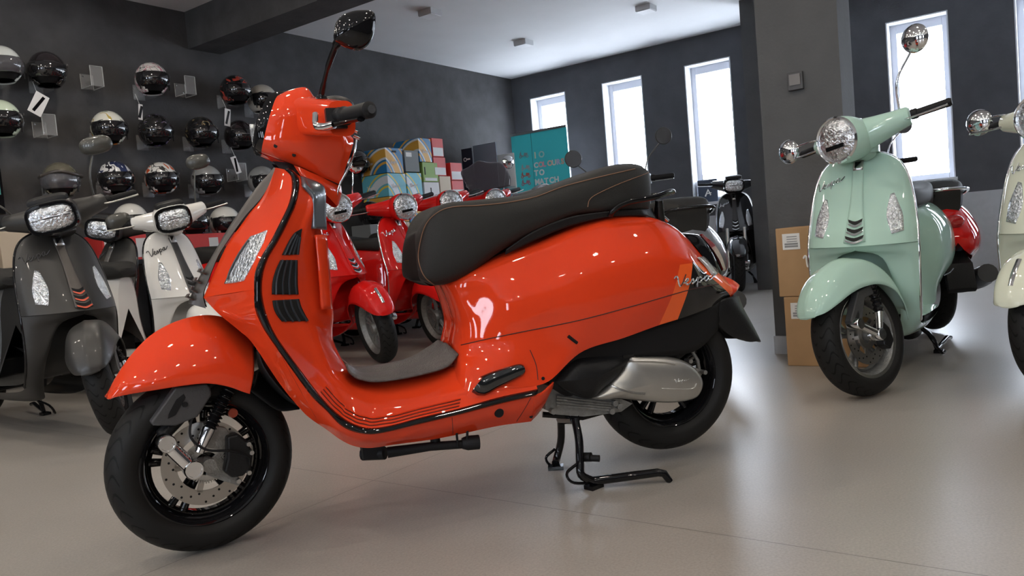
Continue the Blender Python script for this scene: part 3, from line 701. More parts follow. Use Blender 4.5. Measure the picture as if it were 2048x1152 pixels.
# ---- front indicator / running light in the shield
IND = [[(502,474),(519,468),(536,461)],[(487,496),(508,490),(528,484)],[(472,522),(494,516),(516,508)],[(460,546),(482,541),(504,534)],[(450,568),(470,566),(488,562)]]
f_o = patch_on(F, shield_bvh, IND, 26, 12, .003, 'front_indicator', M_glass, shield, solid=.004)
line_on(shield_bvh, [(500,482),(482,508),(465,540),(458,560)], 'lamp_strip', .003, M_dgrey, f_o, 20, .005)
# ---- front fender (turns with the wheel)
FE = [
 [(212,795,.0),(213,797,.02),(215,797,.03),(218,797,.035)],
 [(228,760,.0),(240,768,.045),(250,780,.06),(262,788,.062)],
 [(262,710,.0),(285,735,.06),(300,765,.088),(318,779,.09)],
 [(306,667,.0),(335,705,.07),(352,745,.10),(370,771,.104)],
 [(360,640,.0),(385,680,.075),(403,730,.108),(415,767,.112)],
 [(415,630,.0),(430,672,.078),(445,725,.112),(455,773,.116)],
 [(465,640,.0),(470,685,.08),(480,735,.113),(487,784,.117)],
 [(505,665,.0),(508,705,.08),(508,745,.112),(500,788,.116)]]
fr_ = FF.rows(FE); gf = surf(fr_, 60, 26); mbf = MB().grid(gf); fbv = mbf.bvh(); mbf.mirror().xf(F2R)
fender = mbf.build('front_fender', P_or, hero, solid=.004)
IF_ = [[(500,782,.10),(508,770,.07),(515,740,.0)],[(526,802,.10),(535,790,.07),(545,770,.0)],[(559,822,.095),(568,808,.06),(575,795,.0)],[(599,819,.09),(600,805,.05),(600,800,.0)]]
MB().grid(surf(FF.rows(IF_), 16, 8)).mirror().xf(F2R).build('inner_mudguard', M_rubber, hero, solid=.004)
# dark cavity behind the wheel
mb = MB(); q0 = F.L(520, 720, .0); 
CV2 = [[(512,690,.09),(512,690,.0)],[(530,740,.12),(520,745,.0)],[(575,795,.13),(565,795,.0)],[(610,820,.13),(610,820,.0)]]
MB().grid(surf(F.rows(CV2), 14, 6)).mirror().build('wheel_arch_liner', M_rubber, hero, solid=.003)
# ---- front wheel, brake and suspension
axle = Vector((0, 0, .236))
fw_ = wheel(hero, 'front_wheel', axle, .236, .122, F2R, M_gloss, side=1)
def fparts(mb, name, m, parent=None, **k): return mb.xf(F2R).build(name, m, parent or hero, **k)
L2 = FF.L
mb = MB(); a_ = L2(332, 886, .095); b_ = L2(386, 938, .095)
mb.tube([a_, b_], .0185, 20); 
for p, r in ((a_, .0225), (b_, .024)): mb.lathe([(0, .0185), (r*.72, .0185), (r*.74, .021), (r*.90, .021), (r, .017), (r, -.02)], 28, c=p)
fparts(mb, 'suspension_arm', M_chrome)
mb = MB(); e0 = L2(345, 880, .113); e1 = L2(388, 925, .113); d_ = (e1-e0)
script_mb(mb, lambda u, v: e0+d_*(.08+u*.24)+Vector((.0, 0, 0))+Vector((d_.z, 0, -d_.x)).normalized()*(-.002+v*.0075)*(-1), .0007); fparts(mb, 'script_emblem', M_alud)
mb = MB(); mb.lathe([(.0, .06), (.018, .06), (.018, 0), (.045, 0), (.048, -.02), (.0, -.02)], 30, c=axle+Vector((0, .02, 0))); mb.tube([axle+Vector((0, .02, 0)), b_], .018, 12); fparts(mb, 'hub', M_alud)
# toothed speed-sensor ring
mb = MB()
for k in range(48):
    a = 2*pi*k/48; mb.box(axle+Vector((.047*cos(a), .045, .047*sin(a))), (.010, .003, .0032), Matrix.Rotation(-a, 3, 'Y'))
mb.lathe([(.030, .0465), (.044, .0465), (.044, .0435), (.030, .0435)], 40, c=axle, closed=True); fparts(mb, 'sensor_ring', M_alu)
# spring bellows and damper
top = L2(457, 782, .06); bot = L2(417, 858, .08); low = L2(398, 905, .085)
mb = MB(); G = []; n = 60; ax = (bot-top)
for i in range(n+1):
    t = i/n; r = .0165+.0035*math.sin(t*2*pi*11); G.append((top+ax*t, r))
mb.tube([p for p, r in G], [r for p, r in G], 18); fparts(mb, 'shock_bellows', M_gloss)
mb = MB(); mb.tube([bot-ax*.02, bot+(low-bot)*.1, low.lerp(bot, .5), low], [.0165, .0165, .014, .012], 18); fparts(mb, 'shock_damper', M_chrome)
# fork leg cover
FC = [(344,786),(352,775),(414,768),(421,775),(424,790),(396,834),(352,852),(306,852),(302,845)]
P = [L2(a, b, .09) for a, b in FC]; mb = MB().prism([(p.x, p.z) for p in P], .052, .088); fk = fparts(mb, 'fork_cover', M_dgrey, bevel=.004, smooth=False)
P = [L2(a, b, .092) for a, b in [(353,800),(368,788),(372,795),(352,830),(336,838),(338,828)]]; mb = MB().prism([(p.x, p.z) for p in P], .086, .0895); fparts(mb, 'cover_slot', M_rubber, fk, smooth=False)
mb = MB().lathe([(0, .004), (.006, .004), (.007, 0)], 14, c=L2(370, 809, .088)); fparts(mb, 'cover_screw', M_rubber, fk)
# fork tube from steering head down to the arm (the near side)
mb = MB(); mb.tube([L2(470, 700, .03), L2(400, 790, .045), L2(325, 870, .06), a_-Vector((0, .02, 0))], [.02, .02, .018, .016], 12); fparts(mb, 'fork_tube', M_plast)
# caliper with bracket
mb = MB(); P = [L2(a, b, .06) for a, b in [(452,872),(474,866),(493,880),(504,905),(500,935),(484,950),(462,954),(446,942),(452,915)]]
mb.prism([(p.x, p.z) for p in P], .018, .075); fparts(mb, 'brake_caliper', M_plast, bevel=.006, smooth=False)
mb = MB(); P = [L2(a, b, .05) for a, b in [(395,870),(430,852),(452,856),(468,880),(444,915),(470,948),(486,962),(478,972),(445,962),(412,950),(420,920),(440,900),(410,895)]]
mb.prism([(p.x, p.z) for p in P], .040, .048); fparts(mb, 'caliper_bracket', M_alud, bevel=.002, smooth=False)
mb = MB(); mb.tube(cr([L2(390, 822, .08), L2(380, 855, .09), L2(385, 880, .1), L2(415, 900, .1), L2(460, 902, .1), L2(495, 912, .09), L2(500, 930, .08)], 40), .0032, 6); fparts(mb, 'brake_hose', M_rubber)
for px, py in ((497, 888), (503, 905), (498, 945), (477, 962)): fparts(MB().lathe([(0, .006), (.006, .006), (.006, -.006)], 10, c=L2(px, py, .08)), 'caliper_bolt', M_alu)
# orange reflector by the fork
mb = MB().lathe([(0, .003), (.012, .003), (.013, -.003)], 16, c=L2(466, 826, .05)); fparts(mb, 'fork_reflector', mat('amber_reflector', (.35, .05, .02), .3))
# ---- seat
ST = [
 [(868,572,.0),(860,572,.05),(856,570,.07),(850,566,.08),(845,563,.07),(842,562,.0)],
 [(832,480,.0),(831,490,.05),(832,508,.085),(836,545,.11),(842,560,.10),(860,571,.0)],
 [(838,458,.0),(838,462,.07),(842,480,.115),(852,545,.135),(868,569,.11),(885,568,.0)],
 [(860,428,.0),(862,428,.09),(862,440,.13),(885,510,.148),(900,562,.125),(915,556,.0)],
 [(885,409,.0),(886,409,.10),(890,420,.14),(925,490,.155),(945,540,.130),(950,536,.0)],
 [(930,402,.0),(931,403,.11),(935,413,.145),(970,470,.16),(1000,500,.135),(1000,500,.0)],
 [(1002,395,.0),(1002,397,.115),(1003,407,.15),(1030,440,.16),(1060,468,.135),(1060,468,.0)],
 [(1055,388,.0),(1055,390,.115),(1057,400,.15),(1080,425,.16),(1105,448,.135),(1105,448,.0)],
 [(1107,368,.0),(1107,371,.115),(1112,384,.148),(1135,412,.155),(1150,430,.13),(1150,430,.0)],
 [(1160,351,.0),(1160,354,.115),(1165,368,.145),(1185,398,.15),(1200,424,.13),(1200,424,.0)],
 [(1208,334,.0),(1208,337,.11),(1213,350,.14),(1228,385,.145),(1240,421,.125),(1240,421,.0)],
 [(1252,327,.0),(1252,331,.10),(1260,342,.13),(1268,380,.135),(1275,419,.115),(1275,419,.0)],
 [(1281,331,.0),(1281,333,.07),(1293,343,.10),(1297,380,.105),(1296,417,.09),(1296,417,.0)],
 [(1290,340,.0),(1290,341,.03),(1300,350,.04),(1302,385,.045),(1300,415,.04),(1300,415,.0)]]
gs = surf(F.rows(ST), 90, 34); sb = MB().grid(gs); seat_bvh = sb.bvh(); seat = sb.mirror().build('seat', M_seat, hero)
M_stitch = mat('orange_stitching', (.20, .10, .055), .6)
line_on(seat_bvh, [(872,571),(851,555),(840,531),(838,502),(851,452),(876,425),(908,414),(960,411),(1017,405),(1071,394),(1125,374),(1180,359),(1230,347),(1270,338)], 'piping', .0014, M_stitch, seat, 90, .0012)
line_on(seat_bvh, [(1175,414),(1180,398),(1200,385),(1240,367),(1280,352),(1297,345)], 'piping', .0012, M_stitch, seat, 40, .001)
# trim between seat and body
UT = [[(1010,508,.128),(1012,498,.137)],[(1070,480,.135),(1065,463,.142)],[(1140,452,.135),(1130,436,.14)],[(1215,434,.13),(1200,424,.135)],[(1285,432,.11),(1275,419,.12)],[(1312,440,.05),(1302,417,.05)]]
MB().grid(surf(F.rows(UT), 40, 5)).mirror().build('seat_base', M_plast, hero, solid=.004)
# grab rail
mb = MB(); P = [F.L(1220,432,.135), F.L(1228,420,.15), F.L(1252,406,.155), F.L(1290,398,.15), F.L(1315,393,.135), F.L(1338,384,.10), F.L(1346,385,.05)]
P += [Vector((P[-1].x-.006, 0, P[-1].z))]; Q = P[:-1]; P2 = P+[Vector((p.x, -p.y, p.z)) for p in reversed(Q)]
mb.tube(cr(P2, 70), .0095, 12, flat=.8)
mb.tube([F.L(1318, 440, .03), F.L(1318, 400, .05)], [.02, .012], 10)
mb.build('grab_rail', M_gloss, hero)
mb = MB(); mb.tube([F.L(1325, 432, .03), F.L(1336, 442, .03)], .006, 8); mb.build('rail_bolt', M_chrome, hero)
# ---- headset
HD = [
 [(571,184,.0),(554,193,.055),(543,220,.088),(533,255,.092),(526,285,.086),(523,302,.055),(523,308,.0)],
 [(590,180,.0),(578,182,.055),(568,215,.104),(562,255,.108),(553,290,.10),(548,311,.065),(546,318,.0)],
 [(612,176,.0),(612,178,.055),(608,213,.108),(603,255,.112),(596,295,.105),(588,326,.07),(582,330,.0)],
 [(632,196,.0),(632,200,.055),(638,222,.10),(642,255,.108),(638,298,.10),(620,341,.07),(615,345,.0)],
 [(662,222,.0),(662,228,.05),(675,252,.09),(682,278,.09),(680,310,.08),(652,356,.06),(648,358,.0)],
 [(700,268,.0),(700,270,.03),(707,280,.045),(703,300,.055),(695,325,.055),(680,366,.045),(676,368,.0)]]
gh = surf(F.rows(HD), 50, 44); hb = MB().grid(gh); head_bvh = hb.bvh(); head = hb.mirror().build('headset', P_or, hero)
# black glossy headlight surround and lens ahead of it
r0 = cr([F.L(*p) for p in HD[0]], 44); fc = F.L(519, 245, 0); G = []
FSH = [F.L(*p) for p in [(571,182,.0),(547,185,.045),(531,200,.075),(518,237,.082),(512,275,.076),(511,300,.045),(523,311,.0)]]
r1 = cr(FSH, 44)
cc = sum(r1, Vector())/len(r1); cc.y = 0
r2_ = [Vector((p.x+.005, p.y*.82, cc.z+(p.z-cc.z)*.82)) for p in r1]; r3_ = [Vector((p.x+.003, p.y*.74, cc.z+(p.z-cc.z)*.74)) for p in r1]
hs = MB().grid([r0, [a.lerp(b, .5)+Vector((0, .003, 0)) for a, b in zip(r0, r1)], r1, r2_, r3_]).mirror().build('headlight_surround', M_gloss, head)
r4 = [[Vector((p.x+.003+.004*(1-k*k), p.y*.74*k, cc.z+(p.z-cc.z)*.74*k)) for p in r1] for k in (1, .8, .5, .2, 0)]
MB().grid(r4).mirror().build('headlight_lens', M_glass, hs)
line_on(head_bvh, [(585,331),(610,342),(640,353),(678,369)], 'panel_gap', .002, M_seam, head, 20, 0)
for px, py in ((551, 292), (588, 310)):
    c_ = F.snap(head_bvh, px, py, 0)
    if c_: MB().lathe([(0, .002), (.005, .002), (.005, -.002)], 12, c=c_).build('fixing_screw', M_rubber, head)
# neck between headset and shield
NK = [[(586,330,.05),(600,350,.075),(602,352,.08)],[(600,335,.07),(614,358,.09),(620,372,.09)],[(630,348,.07),(642,366,.085),(646,384,.08)],[(677,366,.03),(678,385,.04),(672,410,.04)],[(681,366,.0),(684,388,.0),(676,412,.0)]]
MB().grid(surf(F.rows(NK), 20, 8)).mirror().build('steering_neck', P_or, hero)
MB().grid(surf(F.rows([[(545,322,.03),(560,338,.05)],[(585,328,.05),(602,350,.075)],[(640,352,.04),(650,380,.06)]]), 10, 4)).mirror().build('neck_gaiter', M_plast, hero)
# chrome rear edge of the headset and dashboard
mb = MB(); mb.tube(cr([F.L(712, 277, .03), F.L(708, 306, .05), F.L(696, 337, .05), F.L(680, 367, .045), F.L(671, 400, .04)], 20), .0035, 8); mb.build('chrome_edge', M_chrome, head)
mb = MB(); a_ = F.L(668, 215, 0); mb.ellipsoid(a_, (.055, .07, .030)); mb.build('dashboard', M_plast, head)
# handlebar arm
def arm(sg):
    def P(px, py, y): p = F.L(px, py, y); return Vector((p.x, p.y, p.z))
    A1 = P(622, 232, .10); A2 = P(650, 235, .17); A3 = P(684, 237, .235)
    G = []
    for c, rz, rx in ((A1, .050, .045), (A1.lerp(A2, .5), .049, .04), (A2, .047, .036), (A3, .044, .032), (A3, .036, .026)):
        row = []
        for k in range(28):
            a = 2*pi*k/28; ca, sa = cos(a), sin(a); e = .55
            row.append(c+Vector((rx*math.copysign(abs(ca)**e, ca), 0, rz*math.copysign(abs(sa)**e, sa))))
        G.append(row)
    mb = MB().grid(G, cv=True, cap=True)
    g1 = F.L(690, 232, .26); g2 = F.L(741, 219, .385)
    grip = MB(); n = 26; pts = [g1.lerp(g2, i/n) for i in range(n+1)]; rad = [.0185+.0012*(i % 2) for i in range(n+1)]; rad[0] = .024; rad[1] = .022; rad[-1] = .015; rad[-2] = .020
    grip.tube(pts, rad, 18)
    cap_ = MB(); cap_.tube([g2, g2+(g2-g1).normalized()*.006], .010, 12)
    lev = MB(); lp = [F.L(631, 228, .225), F.L(632, 250, .245), F.L(648, 254, .265), F.L(668, 249, .29)]
    lev.tube(cr(lp, 14), [.008]*5+[.010]*9, 10)
    lev2 = MB().tube(cr([F.L(668, 249, .29), F.L(690, 244, .30), F.L(722, 238, .37)], 10), [.0085]*8+[.010, .011], 8, flat=.6)
    sw = MB(); q = F.L(672, 238, .236); sw.box(q, (.05, .03, .05)); 
    sw.tube([F.L(678, 232, .24), g1], .022, 14)
    ch = MB(); 
    for px in (655, ): ch.box(F.L(px, 228, .205), (.052, .010, .052))
    parts = [(mb, 'handlebar_arm', P_or), (grip, 'grip', M_rubber), (cap_, 'bar_end', M_chrome), (lev, 'brake_lever', M_chrome), (lev2, 'lever_blade', M_gloss), (sw, 'switch_housing', M_plast)]
    for m_, nm, mt in parts:
        if sg < 0:
            # the far side of the bars swings forward with the steering
            m_.v = [Vector((v.x, -v.y, v.z)) for v in m_.v]; pv = Vector((1.06, 0, 0)); R_ = Matrix.Rotation(2*STEER*.6, 3, 'Z'); m_.v = [pv+R_ @ (v-pv) for v in m_.v]
        m_.build(nm, mt, head if nm in ('handlebar_arm', 'switch_housing') else hero)
arm(1); arm(-1)
mb = MB()
for px, py in ((705, 215), (712, 262), (716, 275)): mb.tube([F.L(px-8, py-2, .2), F.L(px+4, py+3, .21)], .004, 8)
mb.tube(cr([F.L(690, 205, .1), F.L(700, 215, .2), F.L(708, 225, .24)], 10), .004, 8); mb.build('switch_trim', M_chrome, head)
# key barrel and hook behind the neck
mb = MB(); mb.tube([F.L(706, 325, 0), F.L(725, 322, 0)], [.014, .017], 14); mb.tube([F.L(725, 322, 0), F.L(731, 325, 0)], .010, 12); mb.build('ignition_barrel', M_gloss, hero)
# mirror
mb = MB(); mb.tube(cr([F.L(642, 198, .16), F.L(645, 180, .17), F.L(656, 135, .24), F.L(672, 92, .31), F.L(684, 72, .335)], 24), [.0075]*8+[.006]*4+[.008]*6+[.011]*6, 12)
mb.lathe([(.017, -.012), (.015, .006), (.009, .012), (0, .012)], 18, c=F.L(643, 199, .155), axis='z')
mir = mb.build('mirror_stem', M_gloss, hero)
MP = [(671,55),(672,45),(677,36),(684,29),(693,24),(710,19),(728,18),(742,19),(750,24),(753,33),(752,50),(749,66),(743,80),(734,90),(722,96),(710,96),(695,91),(682,84),(671,77),(669,66)]
mhd = dome(F, MP, .330, .372, k=(1, 1, .97, .88, .7, .4, 0), e=.8)
mhd.build('mirror_shell', M_gloss, mir)
P = [F.L(a, b, .35) for a, b in MP]; MB().prism([(p.x, p.z) for p in P], .327, .3315).build('mirror_glass', M_chrome, mir, smooth=False)
# ================================================================== the parked scooters
def V3(*a): return Vector(a)
ID4 = Matrix.Identity(4)
def RK(z): return max(0, z-.5)*.16
def shield_rows():
    R = []
    for z, xc, xe, ye in ((z_, xc_-RK(z_), xe_-RK(z_), ye_) for z_, xc_, xe_, ye_ in ((.945, 1.118, 1.112, .03), (.935, 1.122, 1.108, .085), (.905, 1.135, 1.102, .135), (.85, 1.16, 1.10, .168), (.76, 1.195, 1.108, .19), (.66, 1.235, 1.12, .202), (.62, 1.255, 1.127, .205), (.572, 1.275, 1.133, .207))):
        R.append([V3(xc, 0, z), V3(xe+(xc-xe)*.93, ye*.3, z), V3(xe+(xc-xe)*.62, ye*.68, z), V3(xe+(xc-xe)*.3, ye*.9, z), V3(xe-.006, ye, z)])
    return R
LOWR = [[(1.264, .0, .572), (1.246, .06, .572), (1.20, .14, .57), (1.155, .187, .57), (1.118, .207, .57)],
        [(1.245, .0, .555), (1.228, .06, .55), (1.195, .13, .545), (1.155, .182, .54), (1.120, .208, .53)],
        [(1.19, .085, .52), (1.185, .10, .515), (1.165, .135, .505), (1.142, .18, .49), (1.118, .206, .47)],
        [(1.13, .118, .40), (1.135, .13, .395), (1.13, .15, .39), (1.12, .18, .385), (1.105, .203, .38)],
        [(1.08, .125, .31), (1.085, .137, .31), (1.085, .155, .31), (1.08, .178, .31), (1.07, .197, .31)],
        [(1.02, .11, .225), (1.025, .125, .225), (1.03, .15, .23), (1.03, .17, .24), (1.025, .188, .25)],
        [(.93, .08, .17), (.93, .11, .17), (.93, .145, .185), (.93, .17, .205), (.93, .186, .225)],
        [(.70, .07, .155), (.70, .11, .158), (.70, .15, .17), (.70, .175, .19), (.70, .19, .215)],
        [(.45, .07, .16), (.45, .11, .163), (.45, .15, .175), (.45, .175, .195), (.45, .19, .22)]]
INR = [[(1.105, .03, .94), (1.09, .02, .935), (1.08, 0, .93)], [(1.095, .135, .903), (1.075, .08, .90), (1.065, 0, .90)], [(1.094, .168, .85), (1.06, .10, .85), (1.04, 0, .85)],
       [(1.102, .19, .76), (1.06, .15, .75), (1.0, 0, .75)], [(1.114, .202, .66), (1.06, .16, .65), (1.02, 0, .65)], [(1.121, .208, .50), (1.07, .16, .49), (1.05, 0, .50)],
       [(1.10, .203, .38), (1.06, .16, .37), (1.05, 0, .38)], [(1.055, .195, .30), (1.02, .14, .295), (1.01, 0, .30)], [(.98, .188, .262), (.97, .14, .265), (.96, 0, .27)], [(.7, .19, .245), (.7, .15, .25), (.7, 0, .262)], [(.45, .19, .245), (.45, .15, .25), (.45, 0, .262)]]
BODY = [(.53, [(0, .70), (.03, .70), (.06, .6), (.07, .45), (.09, .33), (.11, .25)]), (.49, [(0, .715), (.06, .71), (.09, .6), (.10, .45), (.12, .34), (.15, .25)]), (.41, [(0, .72), (.095, .715), (.135, .61), (.145, .47), (.155, .35), (.175, .255)]),
        (.30, [(0, .735), (.12, .72), (.185, .63), (.205, .50), (.20, .40), (.175, .31)]), (.15, [(0, .745), (.125, .73), (.20, .65), (.228, .53), (.222, .42), (.185, .35)]), (0, [(0, .75), (.12, .73), (.20, .65), (.232, .54), (.222, .43), (.18, .37)]),
        (-.13, [(0, .735), (.10, .715), (.175, .64), (.21, .54), (.20, .45), (.16, .40)]), (-.24, [(0, .69), (.075, .67), (.13, .61), (.165, .54), (.16, .47), (.12, .43)]), (-.33, [(0, .60), (.045, .59), (.08, .56), (.10, .52), (.10, .47), (.07, .44)]), (-.365, [(0, .53), (.02, .53), (.04, .52), (.055, .50), (.05, .48), (.03, .465)])]
SEAT = [(.575, [(0, .755), (.04, .75), (.055, .735), (.04, .715), (0, .71)]), (.53, [(0, .787), (.075, .78), (.09, .75), (.075, .70), (0, .70)]), (.42, [(0, .80), (.11, .795), (.135, .755), (.115, .70), (0, .70)]), (.25, [(0, .80), (.125, .797), (.155, .76), (.135, .715), (0, .71)]),
        (.1, [(0, .815), (.12, .812), (.15, .775), (.13, .725), (0, .72)]), (-.05, [(0, .84), (.11, .835), (.14, .79), (.12, .70), (0, .69)]), (-.17, [(0, .838), (.095, .83), (.12, .785), (.10, .675), (0, .66)]), (-.25, [(0, .80), (.06, .795), (.075, .76), (.06, .665), (0, .65)])]
FEND = [[(.268, 0, .335), (.266, .022, .338), (.264, .032, .342)], [(.262, 0, .375), (.252, .045, .368), (.235, .065, .350)], [(.225, 0, .435), (.212, .060, .418), (.180, .088, .375)], [(.155, 0, .495), (.145, .066, .472), (.120, .100, .400)], [(.055, 0, .532), (.052, .068, .505), (.045, .108, .415)],
        [(-.055, 0, .530), (-.055, .068, .503), (-.045, .110, .412)], [(-.150, 0, .480), (-.148, .064, .458), (-.135, .104, .375)], [(-.222, 0, .395), (-.215, .058, .378), (-.195, .090, .310)], [(-.262, 0, .300), (-.255, .045, .290), (-.238, .062, .250)]]
WBG = 1.34
def capped(g):
    a, b = g[0], g[-1]; ca = sum(a, V3(0, 0, 0))/len(a); cb = sum(b, V3(0, 0, 0))/len(b)
    return [[V3(ca.x, 0, ca.z)]*len(a)]+g+[[V3(cb.x, 0, cb.z)]*len(b)]
def tri_patch(mb, bvh, rows, nu, nv, off, mi=0, dirn=V3(-1, 0, 0)):
    """rows of (y,z), pressed on to the front of the shield"""
    G = []
    for r in surf([[V3(0, a, b) for a, b in q] for q in rows], nu, nv):
        L = []
        for p in r:
            h = bvh.ray_cast(V3(2, p.y, p.z), dirn)
            L.append(h[0]+V3(off, 0, 0) if h[0] else (L[-1] if L else V3(1.2, p.y, p.z)))
        G.append(L)
    mb.grid(G, mi)
def parked(loc, yaw, steer, paint, label, S=1.04, light='round', seat=M_seat, trim=None, tie=None, mirrors=((1, .10, .17), (-1, .10, .17)), mir_mat=None, rim=None, lip=None, script=None, slats=None, screen=False, head_paint=None, group=None, near=True, pile=False, fend_mark=False, yscale=1., rack=False):
    trim = trim or M_chrome; tie = tie or paint; mir_mat = mir_mat or M_chrome; rim = rim or M_alud; script = script or M_chrome; hp = head_paint or paint
    r = empty('scooter', loc, yaw, label, 'scooter', group); r.scale = (S, S*yscale, S)
    piv = Matrix.Translation((1.09, 0, 1.0)); AX = piv @ Matrix.Rotation(steer, 4, V3(-.34, 0, .94).normalized()) @ piv.inverted(); FK = AX @ Matrix.Translation((WBG, 0, 0))
    # steering turns about the column
    HS = AX @ Matrix.Translation((-.06, 0, 0))
    sr = shield_rows(); nu = 40 if near else 22
    m = MB().grid(surf(sr, nu, 16)).grid(surf([[V3(*p) for p in q] for q in LOWR], nu, 12)); bv = m.bvh(); m.mirror(); bv = m.bvh()
    sh = m.build('leg_shield', paint, r)
    m = MB().grid(surf([[V3(p[0]-RK(p[2]), p[1], p[2]) for p in q] for q in INR], nu, 10)).mirror().build('inner_shield', paint, r)
    edge = [q[-1] for q in sr]+[V3(*q[-1]) for q in LOWR[1:6]]
    e2 = [V3(p.x-.004, p.y, p.z) for p in cr(edge, 50)]
    full = list(reversed(e2))+[V3(p.x, -p.y, p.z) for p in e2]
    MB().tube(full, .0062, 8).build('edge_trim', trim, sh)
    m = MB(); tri_patch(m, bv, [[(-.021, .90), (0, .902), (.021, .90)], [(-.022, .78), (0, .78), (.022, .78)], [(-.028, .70), (0, .70), (.028, .70)], [(-.040, .59), (0, .586), (.040, .59)]], 30, 7, .007)
    tb = m.build('centre_tie', tie, sh, solid=.007)
    m = MB(); tri_patch(m, bv, [[(-.019, .915), (.019, .915)], [(-.019, .875), (.019, .875)]], 4, 4, .011); m.build('badge', M_alu, sh, solid=.006)
    m = MB(); tri_patch(m, bv, [[(-.013, .909), (.013, .909)], [(-.013, .885), (-.0125, .883)]], 5, 4, .013); m.build('badge_inlay', M_gloss, sh)
    for k in range(3):
        m = MB(); s_ = .027+.004*k; z_ = .675-.032*k
        tri_patch(m, bv, [[(-s_, z_+.004), (0, z_-.006), (s_, z_+.004)], [(-s_*.9, z_-.008), (0, z_-.020), (s_*.9, z_-.008)]], 3, 7, .010); m.build('horn_slot', M_rubber, tb)
        if slats or near:
            m = MB(); z2 = z_-.015; tri_patch(m, bv, [[(-s_, z2+.004), (0, z2-.006), (s_, z2+.004)], [(-s_*.9, z2-.003), (0, z2-.014), (s_*.9, z2-.003)]], 3, 7, .013); m.build('horn_slat', slats or M_chrome, tb)
    for sg in (1, -1):
        m = MB(); tri_patch(m, bv, [[(sg*.118, .765), (sg*.132, .77)], [(sg*.108, .70), (sg*.150, .72)], [(sg*.112, .66), (sg*.162, .68)], [(sg*.128, .61), (sg*.166, .62)]], 12, 6, .004)
        m.build('front_indicator', M_glass, sh, solid=.004)
    m = MB()
    def sf(u, v):
        y = -.165+u*.033; z = .80+v*.030+u*.012; h = bv.ray_cast(V3(2, y, z), V3(-1, 0, 0)); return h[0]+V3(.004, 0, 0) if h[0] else None
    script_mb(m, sf, .0022); m.build('script_emblem', script, sh)
    # rear body and seat
    g = surf([[V3(x, y, z) for y, z in q] for x, q in BODY], 50 if near else 26, 24)
    body = MB().grid(capped(g)).mirror().build('rear_body', paint, r)
    m = MB().tube([V3(.33, .206, .37), V3(.20, .222, .375), V3(.08, .225, .385)], .003, 6); m.build('panel_gap', M_rubber, body)
    g = surf([[V3(x, y, z) for y, z in q] for x, q in SEAT], 40 if near else 22, 20); MB().grid(capped(g)).mirror().build('seat', seat, r)
    m = MB(); P = [V3(.0, .13, .735), V3(-.15, .13, .76), V3(-.27, .10, .78), V3(-.32, .0, .785)]; P += [V3(p.x, -p.y, p.z) for p in reversed(P[:-1])]; m.tube(cr(P, 30), .009, 8); m.build('grab_rail', M_gloss if not rack else M_chrome, r)
    m = MB().ellipsoid((-.335, 0, .615), (.022, .05, .035), 16, 10); m.build('tail_lamp', M_red_lens, body)
    # running gear
    m = MB(); m.prism([(.42, .22), (.42, .34), (.15, .42), (-.15, .43), (-.2, .36), (-.02, .26), (.18, .20)], -.13, .09); m.build('engine_block', M_plast, r, bevel=.01, smooth=False)
    m = MB(); G = []
    for y, k in ((.08, 1), (.13, .97), (.145, .85), (.15, .5), (.15, 0)):
        G.append([V3(.10+.24*k*cos(a), y, .265+.075*k*sin(a)*(1.15-.25*cos(a))) for a in [2*pi*i/28 for i in range(28)]])
    m.grid(G, cv=True); m.build('transmission_cover', M_alud, r)
    m = MB(); m.tube(cr([V3(.3, -.12, .25), V3(.12, -.19, .25), V3(-.1, -.20, .29), V3(-.25, -.19, .33)], 12), [.03]*2+[.055]*8+[.05]*2, 14); m.build('silencer', M_dgrey, r)
    m = MB(); m.prism([(-.27, .46), (-.36, .40), (-.40, .27), (-.38, .25), (-.33, .38), (-.22, .44)], -.07, .07); m.build('rear_mudguard', M_plast, r, smooth=False, bevel=.005)
    wheel(r, 'rear_wheel', V3(0, 0, .245), .229, .12, ID4, rim, side=-1, disc=False, rr=.163)
    m = MB(); 
    for sg in (1, -1):
        m.tube(cr([V3(.36, .07*sg, .19), V3(.36, .10*sg, .13), V3(.345, .145*sg, .08), V3(.33, .165*sg, .012)], 10), .011, 8)
        m.tube(cr([V3(.35, .13*sg, .09), V3(.41, .16*sg, .06), V3(.40, .19*sg, .012), V3(.36, .20*sg, .012)], 10), .006, 6)
        m.box((.33, .17*sg, .008), (.05, .04, .014))
    m.tube([V3(.33, .165, .02), V3(.16, .19, .05), V3(.10, .20, .04)], .010, 8); m.tube([V3(.36, .08, .19), V3(.36, -.08, .19)], .013, 8)
    m.build('centre_stand', M_gloss, r)
    # front fender, wheel and single-sided suspension
    g = surf([[V3(*p) for p in q] for q in FEND], 36 if near else 20, 12); fd = MB().grid(g).mirror().xf(FK).build('front_fender', paint, r, solid=.004)
    ridge = [V3(q[0][0], 0, q[0][2]+.002) for q in FEND[1:7]]
    if fend_mark:
        MB().tube(cr([V3(.245, 0, .41), V3(.215, 0, .45), V3(.165, 0, .495)], 10), .009, 10, flat=.5).xf(FK).build('fender_crest', M_chrome, fd)
    fwl = wheel(r, 'front_wheel', V3(0, 0, .229), .229, .112, FK, rim, side=1, rr=.163, lip=lip)
    m = MB(); a1 = V3(.11, .088, .285); a2 = V3(0, .088, .229)
    m.tube([a1, a2], .015, 14)
    for p, q in ((a1, .022), (a2, .024)): m.lathe([(0, .018), (q*.88, .018), (q, .014), (q, -.03)], 20, c=p)
    m.xf(FK).build('suspension_arm', M_chrome, r)
    m = MB(); n = 40; t0, t1 = V3(-.06, .055, .46), V3(-.035, .085, .31)
